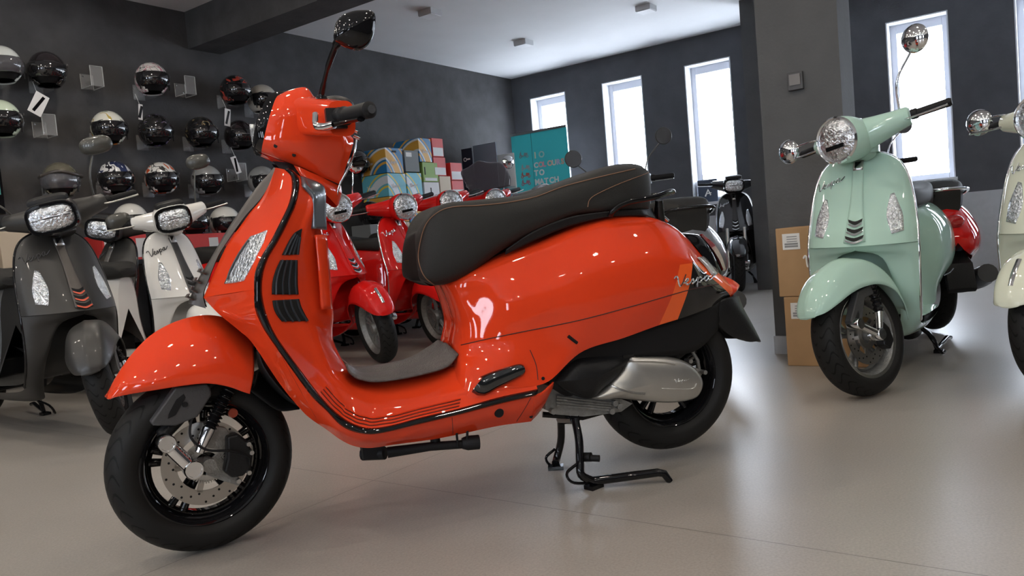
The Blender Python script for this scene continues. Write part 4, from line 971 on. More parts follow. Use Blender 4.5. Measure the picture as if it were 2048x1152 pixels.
    m.tube([t0.lerp(t1, i/n) for i in range(n+1)], [.017+.0035*sin(i/n*2*pi*9) for i in range(n+1)], 12); m.xf(FK).build('shock_bellows', M_gloss, r)
    MB().tube([t1, V3(-.01, .088, .24)], [.014, .011], 12).xf(FK).build('shock_damper', M_chrome, r)
    MB().prism([(-.02, .42), (.06, .40), (.135, .30), (.12, .26), (.07, .29), (.03, .37), (-.03, .38)], .055, .085).xf(FK).build('fork_cover', M_dgrey, r, bevel=.004, smooth=False)
    MB().prism([(-.07, .27), (-.10, .24), (-.11, .19), (-.08, .16), (-.05, .18), (-.05, .25)], .02, .07).xf(FK).build('brake_caliper', M_plast, r, bevel=.005, smooth=False)
    MB().tube([V3(0, 0, .229), V3(0, .10, .229)], .02, 12).xf(FK).build('hub', M_alud, r)
    MB().tube([V3(-.05, 0, .50), V3(-.03, .02, .44), V3(.04, .06, .38), V3(.11, .07, .29)], .02, 10).xf(FK).build('fork_tube', M_plast, r)
    # headset
    m = MB(); hz = 1.0; hx = 1.16
    if light == 'round': sec = [(.0, .06, .055, -.075), (.0, .075, .068, -.04), (.0, .088, .085, 0), (.0, .095, .094, .06), (0, .094, .094, .105), (0, .090, .090, .112)]; e = 1.
    else: sec = [(.0, .06, .05, -.075), (.01, .085, .07, -.04), (.01, .100, .080, 0), (.005, .108, .078, .06), (0, .104, .070, .105), (0, .096, .063, .112)]; e = .62
    G = []
    N = 32
    def ring(cx, cz, ry, rz, ee=None):
        ee = ee or e
        return [V3(cx, ry*math.copysign(abs(cos(a))**ee, cos(a)), cz+rz*math.copysign(abs(sin(a))**ee, sin(a))) for a in [2*pi*k/N for k in range(N)]]
    G = [ring(hx-.078, hz, .004, .004)]+[ring(hx+dx, hz+dz, ry, rz) for dz, ry, rz, dx in sec]
    m.grid(G, cv=True)
    # neck
    m.grid([ring(1.125, .925, .055, .02, 1.)]+[[V3(1.125+.07*cos(a)*k2, .06*sin(a)*k2, z) for a in [2*pi*k/N for k in range(N)]] for z, k2 in ((.93, .95), (.95, 1.), (.99, 1.05))], cv=True)
    # arms
    for sg in (1, -1):
        m.tube([V3(1.16, .05*sg, 1.005), V3(1.145, .10*sg, 1.01), V3(1.12, .16*sg, 1.02), V3(1.10, .205*sg, 1.028), V3(1.098, .209*sg, 1.028)], [.065, .055, .043, .036, .027], 18)
    hd = m.xf(HS).build('headset', hp, r)
    if light == 'round':
        m = MB().lathe([(.090, .108), (.094, .118), (.088, .126), (.080, .120), (.078, .112)], 40, c=(hx, 0, hz), axis='x', closed=True).xf(HS).build('headlight_ring', M_chrome, hd)
        m = MB().lathe([(.082, .116), (.07, .128), (.04, .136), (0, .138)], 40, c=(hx, 0, hz), axis='x').xf(HS).build('headlight_lens', M_refl, hd)
        MB().box((hx+.134, 0, hz-.028), (.012, .08, .016)).xf(HS).build('lamp_divider', M_gloss, hd, smooth=False)
    else:
        MB().grid([ring(hx+.104, hz, .105, .071), ring(hx+.122, hz, .101, .067), ring(hx+.122, hz, .091, .056), ring(hx+.110, hz, .087, .052)], cv=True).xf(HS).build('headlight_ring', M_gloss, hd)
        MB().grid([ring(hx+.114, hz, .091, .056), ring(hx+.124, hz, .075, .045), ring(hx+.130, hz, .04, .025), ring(hx+.131, hz, .002, .002)], cv=True).xf(HS).build('headlight_lens', M_refl, hd)
        MB().tube([V3(hx+.122, -.078, hz), V3(hx+.133, 0, hz+.002), V3(hx+.122, .078, hz)], .003, 6).xf(HS).build('lamp_divider', M_dgrey, hd)
        MB().grid([ring(hx-.02, hz+.055, .07, .03), ring(hx+.05, hz+.082, .085, .025), ring(hx+.085, hz+.078, .08, .015), ring(hx+.09, hz+.072, .02, .004)], cv=True).xf(HS).build('headset_cowl', M_bronze if light == 'sprint_bronze' else M_plast, hd)
    for sg in (1, -1):
        MB().tube([V3(1.098, .212*sg, 1.028), V3(1.09, .23*sg, 1.028), V3(1.088, .235*sg, 1.028), V3(1.055, .34*sg, 1.032), V3(1.052, .348*sg, 1.032)], [.02, .021, .0165, .0165, .012], 12).xf(HS).build('grip', M_rubber, r)
        MB().tube(cr([V3(1.125, .19*sg, 1.018), V3(1.135, .23*sg, 1.012), V3(1.10, .34*sg, 1.018), V3(1.095, .355*sg, 1.02)], 12), [.006]*10+[.008]*2, 8, flat=.7).xf(HS).build('brake_lever', M_chrome if trim is not M_gloss else M_alu, r)
    for sg, dy, dz in mirrors:
        b_ = V3(1.10, .17*sg, 1.05); e_ = b_+V3(-.02, dy*sg, dz); st = MB().tube(cr([b_, b_+V3(.02, dy*sg*.35, dz*.55), e_], 10), .0045, 8).xf(HS).build('mirror_stem', mir_mat, r)
        up = V3(0, .03*sg, .045 if dz > .05 else -.01); c_ = e_+up
        m = MB()
        if light == 'round': m.lathe([(0, .026), (.03, .022), (.050, .010), (.055, 0), (.052, -.004)], 24, c=c_, axis='x')
        else: m.grid([[c_+V3(dx, .072*k*math.copysign(abs(cos(a))**.8, cos(a)), .043*k*math.copysign(abs(sin(a))**.8, sin(a))) for a in [2*pi*i/24 for i in range(24)]] for dx, k in ((-.004, .96), (0, 1), (.012, .9), (.024, .55), (.027, 0))], cv=True)
        m.xf(HS).build('mirror_shell', mir_mat, st)
        m = MB(); m.lathe([(0, -.0045), (.050, -.0045)], 24, c=c_, axis='x') if light == 'round' else m.grid([[c_+V3(-.005, .068*k*cos(a), .040*k*sin(a)) for a in [2*pi*i/24 for i in range(24)]] for k in (1, 0)], cv=True)
        m.xf(HS).build('mirror_glass', M_chrome, st)
    if screen:
        g = surf([[V3(1.24, y, 1.06+.02), V3(1.22, y*1.15, 1.16), V3(1.15, y*1.1, 1.27), V3(1.11, y*.6, 1.33-abs(y)*.2)] for y in (-.17, -.10, 0, .10, .17)], 16, 16)
        MB().grid(g).xf(HS).build('windscreen', mat('smoked_screen', (.03, .02, .03), .08, coat=1, alpha=.72), r, solid=.004)
    return r
def yaw_of(v): return math.atan2(v.y, v.x)
def place(px, py, head, steer, wb=WBG*1.04, **k):
    """front tyre's contact patch seen at px,py; head = heading"""
    d = ray_of(px, py); p = CO+d*(-CO.z/d.z); h = Vector((head.x, head.y, 0)).normalized()
    q = p-h*wb
    return parked((q.x, q.y, 0), yaw_of(h), steer, **k)
def hd(ang): return Matrix.Rotation(radians(ang), 3, 'Z') @ (-RB)      # 0 = square out from the left wall, towards the room
def hr(ang): return Matrix.Rotation(radians(ang), 3, 'Z') @ (-RA)      # 0 = square away from the window wall
P_black = mat('matt_black_paint', (.030, .029, .027), .42, coat=.1)
P_white = mat('white_paint', (.80, .79, .75), .3, coat=1, spec=0)
P_red = mat('scarlet_paint', (.62, .012, .010), .25, coat=1, spec=0)
P_mint = mat('mint_green_paint', (.42, .61, .52), .28, coat=1, spec=0)
P_cream = mat('cream_green_paint', (.66, .68, .55), .28, coat=1, spec=0)
P_grey = mat('grey_paint', (.17, .185, .21), .3, coat=1)
M_orange = mat('orange_slats', (.75, .10, .04), .35)
M_olive = mat('satin_dark_shell', (.055, .055, .048), .35, coat=.4)

def place_head(px, b, zh=1.04, **k):
    """square out from the left wall, its headlight seen above column px; b = how far from the wall line"""
    lo, hi = -1., 9.
    for _ in range(40):
        m = (lo+hi)/2; p = rp(m, b, zh)-CO; x = 1024+FPX*p.dot(RT)/p.dot(FW)
        if x < px: lo = m
        else: hi = m
    S = zh; h = hd(k.pop('turn', 0)); q = rp(lo, b)-h*(1.20*S)
    return parked((q.x, q.y, 0), yaw_of(h), S=S, **k)
def place_xy(x, y, head, steer=0., **k): return parked((x, y, 0), yaw_of(head), steer, **k)

place_head(136, 3.80, steer=-.62, paint=P_black, label='matt black scooter with rectangular headlight and orange horn slats, nearest on the left', light='sprint', trim=M_gloss, tie=M_bronze, slats=M_orange, mir_mat=M_olive, rim=M_gloss, script=M_dgrey, mirrors=((1, .05, .19), (-1, .08, .10)))
place_xy(*(rp(3.98, 5.62).xy), hr(8), .62, paint=P_black, label='black scooter by the helmet wall, only its rectangular headlight and bars showing', light='sprint', trim=M_gloss, tie=M_alud, mir_mat=M_olive, rim=M_gloss, script=M_dgrey, mirrors=(), near=False, S=1.07)
place_head(364, 4.14, yscale=.88, steer=-.50, paint=P_white, label='white scooter with rectangular headlight beside the nose of the orange-red one', light='sprint', trim=M_gloss, tie=M_dgrey, mir_mat=M_olive, rim=M_gloss, script=M_dgrey, mirrors=((1, .05, .19), (-1, .08, .02)))
place_head(690, 3.98, zh=1.075, turn=6, steer=-.55, paint=P_red, label='red scooter with round headlight seen whole through the foot space of the orange-red one', fend_mark=True, mirrors=((1, .05, .14),))
place_head(820, 4.0, zh=1.075, turn=6, steer=-.5, paint=P_red, label='red scooter with round headlight half hidden by the front of the big black seat', fend_mark=True, mirrors=())
place_head(912, 4.0, zh=1.10, steer=-.5, paint=P_red, label='red scooter whose headlight just shows above the black seat, third of the red row', near=False, mirrors=())
place_head(1000, 4.15, zh=1.13, steer=-.5, paint=P_red, label='red scooter with a dark smoked windscreen above the black seat', near=False, screen=True, mirrors=((1, .08, .17),))
place_head(1098, 4.1, zh=1.17, steer=-.5, paint=P_grey, label='grey scooter in front of the turquoise banner, only its round lamp and bars showing', near=False, mirrors=())
place(1717, 790, hr(1), -.46, paint=P_mint, label='mint green scooter with round headlight beside the stacked cartons', lip=M_alu, mirrors=((1, .08, .21), (-1, .19, .02)), wb=WBG*1.06, S=1.06)
place(2108, 782, hr(-10), -.25, paint=P_cream, label='cream scooter cut off by the right edge of the picture', lip=M_alu, fend_mark=True, mirrors=((-1, .12, .02), (1, .1, .17)), wb=WBG*1.06, S=1.06)
place_xy(2.48, 4.62, Vector((.12, 1, 0)), .0, paint=P_red, label='red scooter with its tail turned this way behind the mint green one', rack=True, mirrors=((1, .08, .17), (-1, .08, .17)), S=1.06)
place_xy(.90, 4.2, Vector((-.11, 1, 0)), -.05, paint=P_grey, label='grey scooter with charcoal seat and red tail lamp behind the orange-red tail', near=False, mirrors=((1, .08, .08), (-1, .10, .19)), mir_mat=M_olive, S=1.07)
bm_ = place(1480, 584, Vector((-.30, -1, 0)), .1, paint=mat('gloss_black_paint', (.012, .012, .014), .2, coat=1), label='black scooter with bare silver fork legs in front of the window wall', light='sprint', trim=M_alu, tie=M_dgrey, rim=M_gloss, mirrors=(), wb=WBG*1.15, S=1.15, yscale=.92)
for sg in (1, -1): MB().tube([V3(1.23, .085*sg, .60), V3(1.33, .085*sg, .23)], .020, 12).build('fork_leg', M_alu, bm_)
# ================================================================== helmets on the left wall
def helmet_template(parent, shell, visor, M=None, goggles=False, half=False):
    def hs(s): return [V3(p[0]*s, p[1]*s, p[2]*s) for p in ()]
    n, m = 40, 26; V = []; F_ = []
    mb = MB(); R = (.142, .118, .130)
    def pt(i, j, k=1.):
        t = pi*i/m*.80; a = 2*pi*j/n; x = sin(t)*cos(a); y = sin(t)*sin(a); z = cos(t)
        return V3(R[0]*x*k*(1.04 if x > 0 else 1), R[1]*y*k, R[2]*z*k)
    vs = [pt(i, j) for i in range(m+1) for j in range(n)]
    def open_(p):     # face opening of an open-face helmet
        return p.x > .055+max(0, -p.z-.03)*.2 and p.z < .026 and abs(p.y) < .105
    for i in range(m):
        for j in range(n):
            q = [i*n+j, i*n+(j+1) % n, (i+1)*n+(j+1) % n, (i+1)*n+j]; c = sum((vs[k] for k in q), V3(0, 0, 0))/4
            if not open_(c): F_.append(q)
    used = sorted({k for f in F_ for k in f}); mp = {k: i for i, k in enumerate(used)}
    mb.add([vs[k] for k in used], [tuple(mp[k] for k in f) for f in F_])
    sh = mb.build('shell', shell, parent, solid=.008)
    mb = MB().grid([[pt(i, j, .90) for j in range(n)] for i in range(0, m+1)], cv=True); mb.build('lining', M_rubber, sh)
    # edge roll round the face opening
    e = [V3(.075, .102, -.088), V3(.070, .104, -.03), V3(.072, .098, .025), V3(.105, .068, .042), V3(.128, .03, .044), V3(.132, 0, .044)]
    e2 = cr(e, 24); MB().tube(e2+[V3(p.x, -p.y, p.z) for p in reversed(e2[:-1])], .005, 6).build('edge_roll', M_rubber, sh)
    # visor
    g = []
    for i in range(13):
        t = radians(74+i*3.6 if not half else 66+i*2.2); row = []
        for j in range(25):
            a = radians(-72+144*j/24); k = 1.06+.05*sin(pi*i/12)
            row.append(V3(R[0]*sin(t)*cos(a)*k*1.03, R[1]*sin(t)*sin(a)*k, R[2]*cos(t)*k))
        g.append(row)
    MB().grid(g).build('visor', visor, sh, solid=.003)
    for sg in (1, -1): MB().lathe([(0, .008), (.012, .007), (.014, 0)], 16, c=(.03, .122*sg, .03), axis='y').build('visor_pivot', M_dgrey, sh)
    if goggles:
        mb = MB(); mb.tube(cr([V3(.10, -.10, .03), V3(.15, 0, .05), V3(.10, .10, .03), V3(-.05, .125, .03), V3(-.148, 0, .04), V3(-.05, -.125, .03), V3(.10, -.10, .03)], 40), .011, 8, flat=1.); mb.build('goggle_strap', M_bronze, sh)
M_visor = mat('dark_tinted_visor', (.012, .012, .014), .08, coat=1)
M_visorc = mat('smoky_clear_visor', (.10, .10, .11), .06, coat=1, alpha=.85)
M_acr = mat('clear_acrylic', (.62, .64, .65), .15, coat=.5, alpha=.20)
M_acre = mat('polished_acrylic_edge', (.75, .77, .78), .2, coat=.5, alpha=.6)
B_ = (.012, .012, .013)
def hm(name, a, b_): return blotch_mat(name, a, b_)
HX = dict(
 pale=mat('pale_grey_helmet', (.62, .66, .64), .2, coat=1), green=mat('pale_green_helmet', (.60, .70, .55), .2, coat=1),
 black=mat('black_helmet', (.014, .010, .012), .12, coat=1), white=mat('white_helmet', (.72, .71, .66), .2, coat=1), beige=mat('beige_helmet', (.55, .53, .46), .3, coat=.5), silver=mat('silver_grey_helmet', (.35, .36, .36), .25, .2, coat=1),
 olive=mat('olive_grey_helmet', (.16, .15, .11), .22, .2, coat=1),
 flower=blotch_mat('white_helmet_pink_swirl', [(0, (.72, .70, .68)), (.47, (.50, .25, .30)), (.52, (.72, .70, .68)), (.60, (.06, .06, .07)), (.64, (.72, .70, .68))], 9, sd=1.3),
 tiger=blotch_mat('white_helmet_orange_green', [(0, (.75, .25, .06)), (.40, (.15, .28, .14)), (.47, (.74, .74, .66)), (.62, (.5, .38, .1)), (.66, (.74, .74, .66))], 7, sd=2.1),
 darkred=blotch_mat('black_helmet_red_patch', [(0, B_), (.55, (.45, .06, .04)), (.63, B_)], 8, sd=3.2),
 darkgold=blotch_mat('black_helmet_gold_marks', [(0, B_), (.58, (.28, .22, .12)), (.63, B_)], 12, sd=4.1),
 darkblue=blotch_mat('black_helmet_purple_marks', [(0, B_), (.56, (.10, .08, .18)), (.64, (.25, .2, .15)), (.67, B_)], 11, sd=5.5),
 blue=blotch_mat('white_helmet_navy_graphic', [(0, (.03, .04, .10)), (.46, (.72, .72, .72)), (.60, (.02, .02, .03)), (.66, (.72, .72, .72))], 7, sd=.4),
 redw=blotch_mat('white_helmet_red_graphic', [(0, (.62, .10, .03)), (.44, (.72, .71, .68)), (.58, (.05, .05, .05)), (.63, (.72, .71, .68))], 9, sd=6.6))
BH = 6.32
def bracket(a, z, label=None, group='empty clear acrylic helmet brackets on the wall', parent=None):
    p = rp(a, DB, z)
    if label: r = empty('helmet_bracket', p, RY, label, 'helmet bracket')
    else: r = parent
    mb = MB(); t = .005
    mb.box((0, -.003, -.01), (.10, t, .12)); mb.box((0, -.085, -.0725), (.10, .17, t)); mb.box((0, -.17, .005), (.10, t, .16))
    for q in (-.05, .05):
        mb.box((q, -.17, .005), (.005, .008, .16), mi=1); mb.box((q, -.085, -.0725), (.004, .17, .007), mi=1); mb.box((q, -.003, -.01), (.004, .007, .12), mi=1)
    mb.box((0, -.17, .086), (.10, .008, .004), mi=1)
    return r, mb
def bracket_at(px, py, label):
    a, b, z = plane_room(px, py, b=BH+.08); r, mb = bracket(a, z, label)
    mb.build('acrylic_bracket', [M_acr, M_acre], r, smooth=False, bevel=.001)
    m = MB(); m.lathe([(0, -.006), (.006, -.006), (.006, 0)], 10, c=(-.03, 0, .03)).lathe([(0, -.006), (.006, -.006), (.006, 0)], 10, c=(.03, 0, -.03)); m.build('wall_screws', M_chrome, r)
def helmet_at(px, py, key, label, visor=None, turn=-20, goggles=False, b=BH, s=1.0, brk=True, half=False, rest=None):
    a, b, z = plane_room(px, py, b=b)
    if rest is not None: z = rest+.105*s
    p = rp(a, b, z); r = empty('helmet', p, yaw_of(-RB)+radians(turn), label, 'helmet'); r.scale = (s, s, s)
    helmet_template(r, HX[key], visor or M_visor, goggles=goggles, half=half)
    if brk:
        q = empty('helmet_bracket', rp(a, DB, z-.03), RY, 'clear bracket carrying the %s' % label.split(',')[0], 'helmet bracket')
        mb = MB(); mb.box((0, -.003, -.04), (.10, .005, .13)); mb.box((0, -.09, -.10), (.10, .18, .005)); mb.box((-.05, -.05, -.05), (.004, .10, .10)); mb.build('acrylic_bracket', M_acr, q, smooth=False)
HS_ = [
 (2, 132, 'pale', 'pale grey helmet with silver visor cut off by the left edge, top row', M_visorc, 0),
 (95, 142, 'black', 'plain glossy black helmet with a price tag below it, top row', None, -30),
 (303, 160, 'flower', 'white helmet with pink swirls and black visor, top row', None, -15),
 (470, 182, 'darkred', 'black helmet with a red patch on its crown, top row', None, -10),
 (524, 200, 'beige', 'plain beige helmet half hidden by the orange-red headset, top row', None, -5),
 (2, 240, 'green', 'pale green helmet cut off by the left edge, second row', None, -15),
 (217, 258, 'tiger', 'white helmet with orange and green graphic, second row', None, -15),
 (310, 262, 'darkblue', 'black helmet with purple marks, directly below the pink swirl one', None, -10),
 (402, 266, 'darkgold', 'black helmet with gold marks in the middle of the second row', None, -10),
 (479, 272, 'black', 'black helmet beside the orange-red headset, second row', None, -5),
 (122, 362, 'olive', 'olive grey helmet with goggle strap above the black scooter, third row', M_visorc, -30),
 (230, 358, 'blue', 'white helmet with navy graphic behind an oval mirror, third row', None, -15),
 (322, 358, 'redw', 'white helmet with red patch on the side, third row', None, -15),
 (413, 362, 'silver', 'silver grey helmet behind the white scooter\'s mirror, third row', None, -10),
 (524, 362, 'silver', 'silver grey helmet behind the tip of the orange-red shield, third row', None, -5)]
for h in HS_: helmet_at(*h[:4], visor=h[4], turn=h[5], goggles=(h[2] == 'olive'), s=1.12)
for px, py, lab in ((190, 155, 'empty clear acrylic bracket between the black and the pink swirl helmet'), (377, 173, 'empty clear acrylic bracket right of the pink swirl helmet'), (95, 252, 'empty clear acrylic bracket under the hanging price tag'), (480, 345, 'empty clear acrylic bracket with a silvery tag above it')):
    bracket_at(px, py, lab)
def hang_tag(px, py, h, tilt, label, b=BH-.03, wd=.10):
    a, b, z = plane_room(px, py, b=b); r = empty('price_tag', rp(a, b, z), RY, label, 'price tag')
    mb = MB(); mb.box((0, 0, 0), (wd, .003, h), rot('Y', radians(tilt))); c = mb.build('card', M_white_pl, r, smooth=False)
    mb = MB(); mb.box((0, -.002, 0), (.022, .002, h*.8), rot('Y', radians(tilt+12))); mb.build('dark_stripe', M_gloss, r, smooth=False)
    MB().tube([V3(0, 0, h*.45), V3(0, .05, h*.45+.10)], .0015, 5).build('string', M_white_pl, r)
hang_tag(77, 208, .17, 28, 'white price tag with a dark stripe hanging under the black helmet')
hang_tag(455, 235, .16, 8, 'white price tag hanging between the red-patched and the gold-marked helmet', wd=.06)
hang_tag(281, 224, .13, 6, 'narrow white price tag hanging under the pink swirl helmet', wd=.035)
hang_tag(472, 330, .16, -18, 'silvery price tag hanging above the empty bracket near the orange-red shield', wd=.06)
# ------------------------------------------------------------------ low shelf with boxes and more helmets along the left wall
SH_Z = plane_room(240, 522, b=6.05)[2]
sh = empty('low_shelf', rp(3.6, 6.2, 0), RY, 'long low black shelf along the helmet wall carrying boxes', 'shelf')
mb = MB(); mb.box((0, 0, SH_Z-.02), (4.3, .5, .04)); mb.build('shelf_top', M_plast, sh, smooth=False, bevel=.004)
for x in (-2.12, -1.1, 0, 1.1, 2.12): MB().box((x, 0, (SH_Z-.04)/2), (.04, .44, SH_Z-.04)).build('side_panel', M_plast, sh, smooth=False)
M_redbox = mat('red_box_card', (.55, .035, .03), .5); M_whitebox = mat('white_box_card', (.62, .61, .60), .55); M_kraft = mat('brown_corrugated_card', (.42, .25, .12), .75, noise=.06, scale=8)
M_beige = mat('beige_box_card', (.55, .45, .33), .6); M_grey_box = mat('grey_box_card', (.16, .17, .17), .6); M_green = mat('olive_green_card', (.22, .35, .08), .55)
M_label = mat('paper_label', (.72, .71, .68), .6); M_print = mat('grey_print', (.25, .25, .25), .6); M_whiteprint = mat('white_print', (.80, .78, .74), .55)
BLU, OCH, WHT, LBL, YEL = (.02, .16, .34), (.62, .33, .05), (.62, .66, .68), (.12, .42, .50), (.72, .52, .06)
def carton(a0, a1, b0, b1, z0, z1, m, label, group=None, face=None, script=False, hole=False, cat='box', rz=0, sscale=.05, lab2=None, band=None):
    """box on the room axes; the -b face and the -a face look into the room"""
    c = rp((a0+a1)/2, (b0+b1)/2, z0); r = empty('carton', c, RY+rz, label, cat, group)
    w_, d_, h_ = a1-a0, b1-b0, z1-z0
    MB().box((0, 0, h_/2), (w_, d_, h_)).build('box_body', m, r, smooth=False, bevel=.003)
    if face:
        for x0, x1, y0, y1, fm in face:    # panels on the -b face, unit coordinates
            MB().box((-w_/2+w_*(x0+x1)/2, -d_/2-.001, h_*(y0+y1)/2), (w_*(x1-x0), .002, h_*(y1-y0))).build('printed_panel', fm, r, smooth=False)
    if hole: MB().box((0, -d_/2-.0012, h_*.86), (.07, .003, .022)).build('hand_hole', M_rubber, r, smooth=False)
    if script:
        m_ = MB(); script_mb(m_, lambda u, v: V3(-w_*.30+u*sscale*.9, -d_/2-.002, h_*.35+v*sscale+u*sscale*.12), sscale*.06); m_.build('script_print', M_whiteprint, r)
        m_ = MB(); script_mb(m_, lambda u, v: V3(-w_/2-.002, d_*.30-u*sscale*.9, h_*.35+v*sscale+u*sscale*.12), sscale*.06); m_.build('script_print', M_whiteprint, r)
    if band: MB().box((-w_/2-.001, 0, h_*band[0]), (.002, d_*.8, h_*band[1])).build('printed_panel', band[2], r, smooth=False)
    return r
def wall_boxes(px0, px1, y1, y0, m, label, b=6.0, d=.42, **k):
    """near vertical edge at px0 and far one at px1, top at image height y1, bottom y0"""
    a0 = plane_room(px0-.078*(y1-300), 300, b=b)[0] if False else plane_room(px0+.0*y1, 300, b=b)[0]; z1 = plane_room(px0, y1, b=b)[2]; a1 = plane_room(px1, 300, b=b)[0]-.002; z0 = plane_room(px0, y0, b=b)[2]
    return carton(a0, a1, b, min(b+d, DB-.02), max(z0, 0), z1, m, label, **k)
lw = dict(b=6.0, d=.4)
for px0, px1, top, m, lab, fc in ((203, 245, 470, M_redbox, 'red and white box on the low shelf, first from the black scooter', [(.08, .55, .1, .9, M_whitebox), (.62, .9, .5, .9, M_whitebox)]), (248, 292, 470, M_redbox, 'red and white box on the low shelf beside the white scooter', [(.5, .95, .1, .85, M_whitebox), (.02, .1, .55, .9, mat('black_yellow_tape', (.5, .4, .05), .5))]), (345, 478, 470, M_redbox, 'long red box on the low shelf right of the white headlight', [(.52, .66, .3, .8, M_whitebox), (.05, .2, .2, .8, M_whitebox)])):
    a0, _, z1 = plane_room(px0, top, b=6.0); a1 = plane_room(px1, top, b=6.0)[0]; carton(a0, a1, 6.0, 6.38, SH_Z, z1, m, lab, face=fc)
a0, _, z1 = plane_room(-20, 430, b=6.0); carton(1.25, 1.75, 6.0, 6.4, SH_Z, SH_Z+.26, M_beige, 'beige box at the left edge on the low shelf', face=[(.55, .9, .1, .8, M_whitebox)])
carton(1.85, 2.25, 6.0, 6.4, SH_Z, SH_Z+.20, M_kraft, 'brown box on the low shelf left of the black scooter', face=[(.1, .5, .2, .8, M_label)])
carton(2.35, 2.72, 6.02, 6.4, SH_Z, SH_Z+.26, M_beige, 'beige box on the low shelf behind the black headlight')
for px, key, lab, tz in ((262, 'white', 'plain white helmet standing on the red box behind the white scooter', .0), (382, 'darkblue', 'dark helmet on the low shelf behind the white handlebar', 0), (450, 'white', 'white helmet with black visor beside the orange-red shield, on the low shelf', 0)):
    helmet_at(px, 445, key, lab, visor=M_visor, turn=-10, b=6.15, s=1.12, brk=False, rest=plane_room(px, 470, b=6.0)[2])
# ------------------------------------------------------------------ stacked printed boxes further along the wall
Mb1 = stripes_mat('blue_ochre_print', [BLU, OCH, BLU, WHT, OCH], 1.2); Mb2 = stripes_mat('turquoise_yellow_print', [LBL, LBL, YEL, LBL, WHT], 1.3); Mb3 = stripes_mat('blue_yellow_print', [BLU, YEL, LBL, OCH], 1.0)
st = dict(b=6.0, d=.40)
wall_boxes(770, 804, 295, 345, Mb1, 'blue and ochre box on top of the nearest stack, with hand hole', hole=True, script=True, sscale=.04, **st)
wall_boxes(770, 806, 346, 392, Mb2, 'turquoise and yellow box in the nearest stack, second from the top', script=True, sscale=.04, **st)
wall_boxes(770, 806, 393, 445, Mb3, 'blue and yellow box in the nearest stack, third from the top', script=True, sscale=.04, **st)
wall_boxes(770, 806, 446, 520, M_beige, 'beige box at the bottom of the nearest stack', **st)
wall_boxes(808, 836, 300, 343, M_grey_box, 'dark grey box standing beside the blue and ochre one', face=[(.1, .5, .7, .9, M_label)], b=6.0, d=.3)
wall_boxes(808, 838, 345, 390, Mb2, 'turquoise and yellow box under the dark grey one', script=True, sscale=.04, **st)
wall_boxes(808, 838, 391, 450, Mb3, 'blue and yellow box near the headlight of the second red scooter', **st)
wall_boxes(808, 838, 451, 520, M_whitebox, 'white box at the foot of the second stack', **st)
wall_boxes(838, 863, 276, 323, Mb1, 'blue and ochre box standing highest of all the stacks', script=True, sscale=.045, **st)
wall_boxes(842, 872, 324, 363, M_green, 'olive green box with a black handle slot', b=6.0, d=.4, face=[(.1, .16, .35, .75, M_rubber), (.1, .9, .05, .2, M_whitebox)])
wall_boxes(842, 872, 364, 420, M_whitebox, 'white box under the olive green one', b=6.0, d=.4, face=[(.4, .46, .3, .8, M_rubber)])
wall_boxes(842, 872, 421, 505, M_whitebox, 'white box at the bottom under the olive green one', b=6.0, d=.4)
wall_boxes(865, 887, 276, 313, M_redbox, 'red and white box beside the highest blue and ochre box', face=[(.05, .95, .05, .5, M_whitebox)], b=6.0, d=.35)
wall_boxes(865, 889, 314, 351, M_redbox, 'red and white box in the middle of its stack, under another red one', face=[(.05, .95, .05, .45, M_whitebox)], b=6.0, d=.35)
wall_boxes(874, 896, 352, 400, M_beige, 'beige box right of the white ones', b=6.0, d=.35)
wall_boxes(874, 896, 401, 490, M_beige, 'beige box at the bottom of the stack right of the white ones', b=6.0, d=.35)
wall_boxes(898, 921, 325, 360, M_redbox, 'red and white box on top of the short right stack', face=[(.05, .95, .05, .5, M_whitebox)], **st)
wall_boxes(898, 921, 361, 397, M_redbox, 'red and white box in the middle of the short right stack', face=[(.05, .95, .05, .5, M_whitebox)], **st)
wall_boxes(898, 921, 398, 480, M_redbox, 'red and white box at the bottom of the short right stack', face=[(.05, .95, .05, .5, M_whitebox)], **st)
helmet_at(712, 325, 'black', 'black helmet on the wall behind the orange-red headset', turn=-10, s=1.1)
helmet_at(742, 440, 'black', 'black helmet among the bars of the red scooters', turn=-10, b=6.05, s=1.05, brk=False, rest=1.055)
mb_a, mb_b, _ = plane_room(742, 440, b=6.05); carton(mb_a-.15, mb_a+.12, 5.92, 6.20, 0, 1.05, M_grey_box, 'dark grey pedestal box under the black helmet')
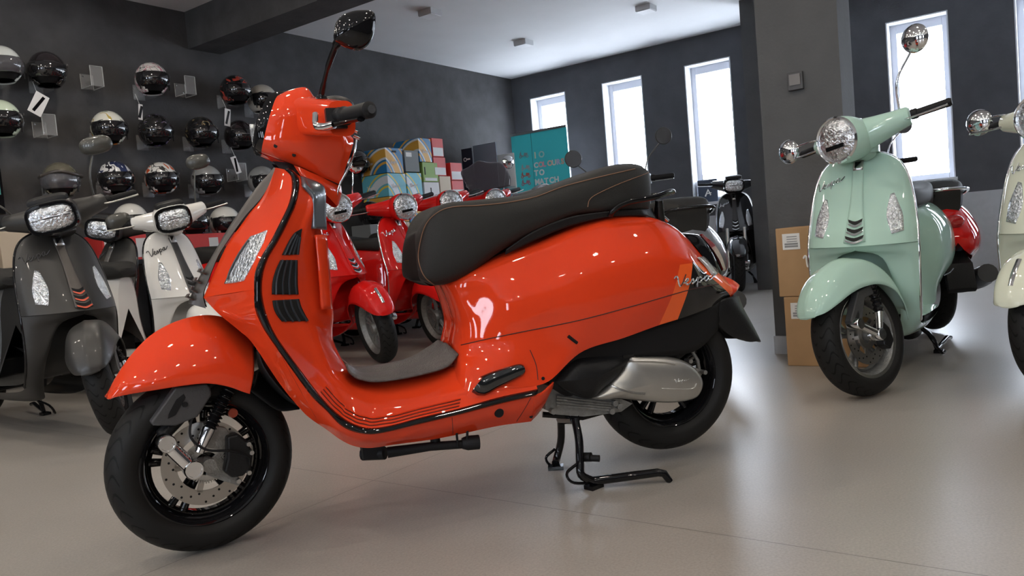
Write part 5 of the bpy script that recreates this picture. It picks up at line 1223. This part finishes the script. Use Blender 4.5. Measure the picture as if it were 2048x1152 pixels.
# dark banner with white printing, grey and white panels, turquoise roll-up banner
def a_panel(px0, px1, py0, py1, a, m, name, label, cat, to_floor=False, t=.02):
    """upright panel square to the window wall"""
    _, b0, z1 = plane_room(px0, py0, a=a); _, b1, _z = plane_room(px1, py0, a=a); z0 = 0 if to_floor else plane_room(px0, py1, a=a)[2]
    bm_, w_ = (b0+b1)/2, abs(b0-b1); r = empty(name, rp(a, bm_, z0 if not to_floor else 0), RY, label, cat)
    MB().box((0, 0, (z1-z0)/2+.0), (t, w_, z1-z0)).build('panel', m, r, smooth=False, bevel=.002)
    return r, w_, z1-z0
M_navy = mat('navy_print', (.012, .016, .03), .5)
r, w_, h_ = a_panel(923, 944, 299, 400, 8.0, M_navy, 'dark_banner', 'narrow dark banner with white emblems beside the printed boxes', 'banner', True)
for k, zf in enumerate((.93, .76, .58, .42)):
    m_ = MB()
    if k in (0, 1): m_.lathe([(.018, 0), (.026, 0), (.026, .002), (.018, .002)], 20, c=(-.013, w_*.18, h_*zf), axis='x', closed=True); m_.box((-.012, -w_*.12, h_*zf), (.002, w_*.35, .02))
    elif k == 2: script_mb(m_, lambda u, v: V3(-.013, w_*.32-u*.028, h_*zf+v*.05+u*.004), .003)
    else: m_.box((-.012, 0, h_*zf), (.002, w_*.55, .02)); m_.box((-.012, w_*.05, h_*zf+.03), (.002, w_*.3, .012))
    m_.build('white_emblem', M_whiteprint, r)
r, w_, h_ = a_panel(946, 992, 292, 400, 8.3, mat('grey_display_panel', (.20, .22, .26), .35), 'display_panel', 'plain grey upright panel between the dark banner and the turquoise one', 'panel', True)
r, w_, h_ = a_panel(994, 1028, 311, 346, 8.7, M_whiteprint, 'white_board', 'small white board left of the turquoise banner', 'board', True)
M_teal = mat('turquoise_print', (.06, .62, .66), .5)
m_ = MB().box((-.012, 0, h_*.62), (.002, w_*.96, h_*.30)); m_.build('turquoise_print', stripes_mat('turquoise_print_curves', [(.05, .42, .48), (.55, .62, .6), (.04, .35, .5)], 1.5), r, smooth=False)
A_B = 8.9
r, w_, h_ = a_panel(1022, 1134, 270, 400, A_B, M_lampb, 'roll_up_banner', 'turquoise roll-up banner with colourful lettering in front of the first window', 'banner', True, t=.012)
MB().box((-.007, 0, h_/2), (.002, w_, h_)).build('print_sheet', M_teal, r, smooth=False)
MB().box((-.004, 0, h_-.012), (.03, w_+.01, .03)).build('top_rail', M_alu, r, smooth=False)
MB().box((-.004, w_*.13, h_*.5), (.015, .006, h_*.98)).build('fold_line', mat('turquoise_shadow_line', (.02, .22, .25), .5), r, smooth=False)
MB().box((0, 0, .035), (.12, w_, .07)).build('base_case', M_alu, r, smooth=False, bevel=.005)
LC = [(.8, .8, .78), (.80, .45, .45), (.75, .35, .5), (.8, .6, .5), (.75, .75, .7), (.55, .55, .75), (.7, .45, .35)]
def banner_word(word, px, py, size, cols=None):
    _, b, z = plane_room(px, py, a=A_B); x = b
    for i, ch in enumerate(word):
        m_ = MB(); y0 = (b-r_b)-i*size*.74
        Mx = Matrix.Translation((-.0105, y0, z)) @ Matrix.Rotation(-pi/2, 4, 'Z') @ Matrix.Rotation(pi/2, 4, 'X')
        text_mb(m_, ch, size, Mx, .003, bold=.004)
        c_ = (cols[i % len(cols)] if cols else (.8, .82, .82)); m_.build('letter', mat('letter_%d_%d_%d' % tuple(int(q*99) for q in c_), c_, .5), r, smooth=False)
r_b = (plane_room(1022, 270, a=A_B)[1]+plane_room(1134, 270, a=A_B)[1])/2
banner_word('1O', 1068, 317, .115, [(.8, .8, .6), (.45, .72, .7)]); banner_word('COLOURS', 1069, 336, .098, LC); banner_word('TO', 1070, 352, .105); banner_word('MATCH', 1071, 370, .105)
for k, (px, py, c_) in enumerate(((1048, 310, (.25, .3, .32)), (1052, 335, (.4, .4, .42)), (1052, 350, (.45, .12, .10)), (1053, 365, (.35, .15, .2)))):
    _, b, z = plane_room(px, py, a=A_B); m_ = MB(); y = b-r_b; x = -.0105
    for dy in (.055, -.055): m_.lathe([(.010, 0), (.022, 0), (.022, .002), (.010, .002)], 16, c=(x, y+dy, z-.02), axis='x', closed=True)
    m_.add([V3(x, y+.07, z+.012), V3(x, y+.045, z+.055), V3(x, y+.035, z), V3(x, y, z-.01), V3(x, y-.01, z+.03), V3(x, y-.07, z+.02), V3(x, y-.05, z-.015), V3(x, y+.03, z-.022)], [(0, 1, 2, 3, 7), (3, 4, 5, 6, 7)], flat=True)
    m_.build('scooter_print', mat('banner_print_%d' % k, c_, .5), r, smooth=False)
# ------------------------------------------------------------------ brown cartons by the column
M_tapeline = mat('carton_tape', (.38, .22, .11), .5)
cz = plane_room(1562, 595, a=3.98)[2]; b_l = plane_room(1549, 458, a=3.98)[1]; ztop = plane_room(1549, 458, a=3.98)[2]
for k, (z0, z1, lab) in enumerate(((0, cz, 'brown carton on the floor under another one, left of the mint green scooter'), (cz+.002, ztop, 'upper brown carton stacked beside the column behind the mint green scooter'))):
    b0, b1 = b_l-.48, b_l-(0 if k else .02); w_ = b1-b0
    r = empty('carton', rp(4.16, (b0+b1)/2, z0), RY, lab, 'box'); h_ = z1-z0
    MB().box((0, 0, h_/2), (.34, w_, h_)).build('box_body', M_kraft, r, smooth=False, bevel=.004)
    MB().box((-.171, w_/2-.075, h_*.80), (.002, .085, h_*.23)).build('paper_label', M_label, r, smooth=False)
    for j in range(5): MB().box((-.1725, w_/2-.075-(.004 if j < 3 else 0), h_*(.87-.035*j)), (.001, .05 if j < 3 else .065, .004 if j < 3 else .009)).build('label_print', M_print, r, smooth=False)
    m_ = MB(); script_mb(m_, lambda u, v: V3(-.172, w_/2-.135-u*.042, h_*.42+v*.052+u*.008), .0042); m_.build('script_print', M_whiteprint, r)
    m_ = MB(); m_.box((-.171, w_/2-.20, h_*.10), (.002, .018, .018)); m_.build('corner_mark', M_whiteprint, r, smooth=False)
# small dark bag on the sill of the third window
a, b, z = plane_room(1412, 400, a=DA-.02); r = empty('carrier_bag', rp(DA+.10, b, WZ0+.02), RY, 'small dark blue carrier bag with a white mark on the sill of the third window', 'bag')
MB().box((0, 0, .14), (.10, .26, .28)).build('bag_body', mat('blue_grey_bag', (.05, .07, .11), .4), r, smooth=False, bevel=.01)
m_ = MB(); m_.tube([V3(-.052, .03, .07), V3(-.052, -.01, .15), V3(-.052, -.04, .08)], .010, 6); m_.tube([V3(-.052, .02, .10), V3(-.052, -.05, .11)], .007, 6); m_.build('white_mark', M_whiteprint, r)
m_ = MB(); m_.tube(cr([V3(-.03, .06, .27), V3(-.03, .05, .34), V3(-.03, -.05, .34), V3(-.03, -.06, .27)], 14), .004, 6); m_.build('handle', M_rubber, r)

# framed screen at the left edge of the wall
a0, _, z1 = plane_room(-26, 335, b=6.35); a1, _, z0 = plane_room(15, 428, b=6.35); r = empty('wall_screen', rp((a0+a1)/2, 6.45, (z0+z1)/2), RY, 'dark framed wall screen with a turquoise picture cut off by the left edge', 'screen')
MB().box((0, 0, 0), (a1-a0, .16, z1-z0)).build('screen_frame', M_gloss, r, smooth=False, bevel=.005)
MB().box((0, -.081, .06), (a1-a0-.04, .003, (z1-z0)*.5)).build('screen_picture', mat('turquoise_screen', (.10, .40, .38), .3), r, smooth=False)
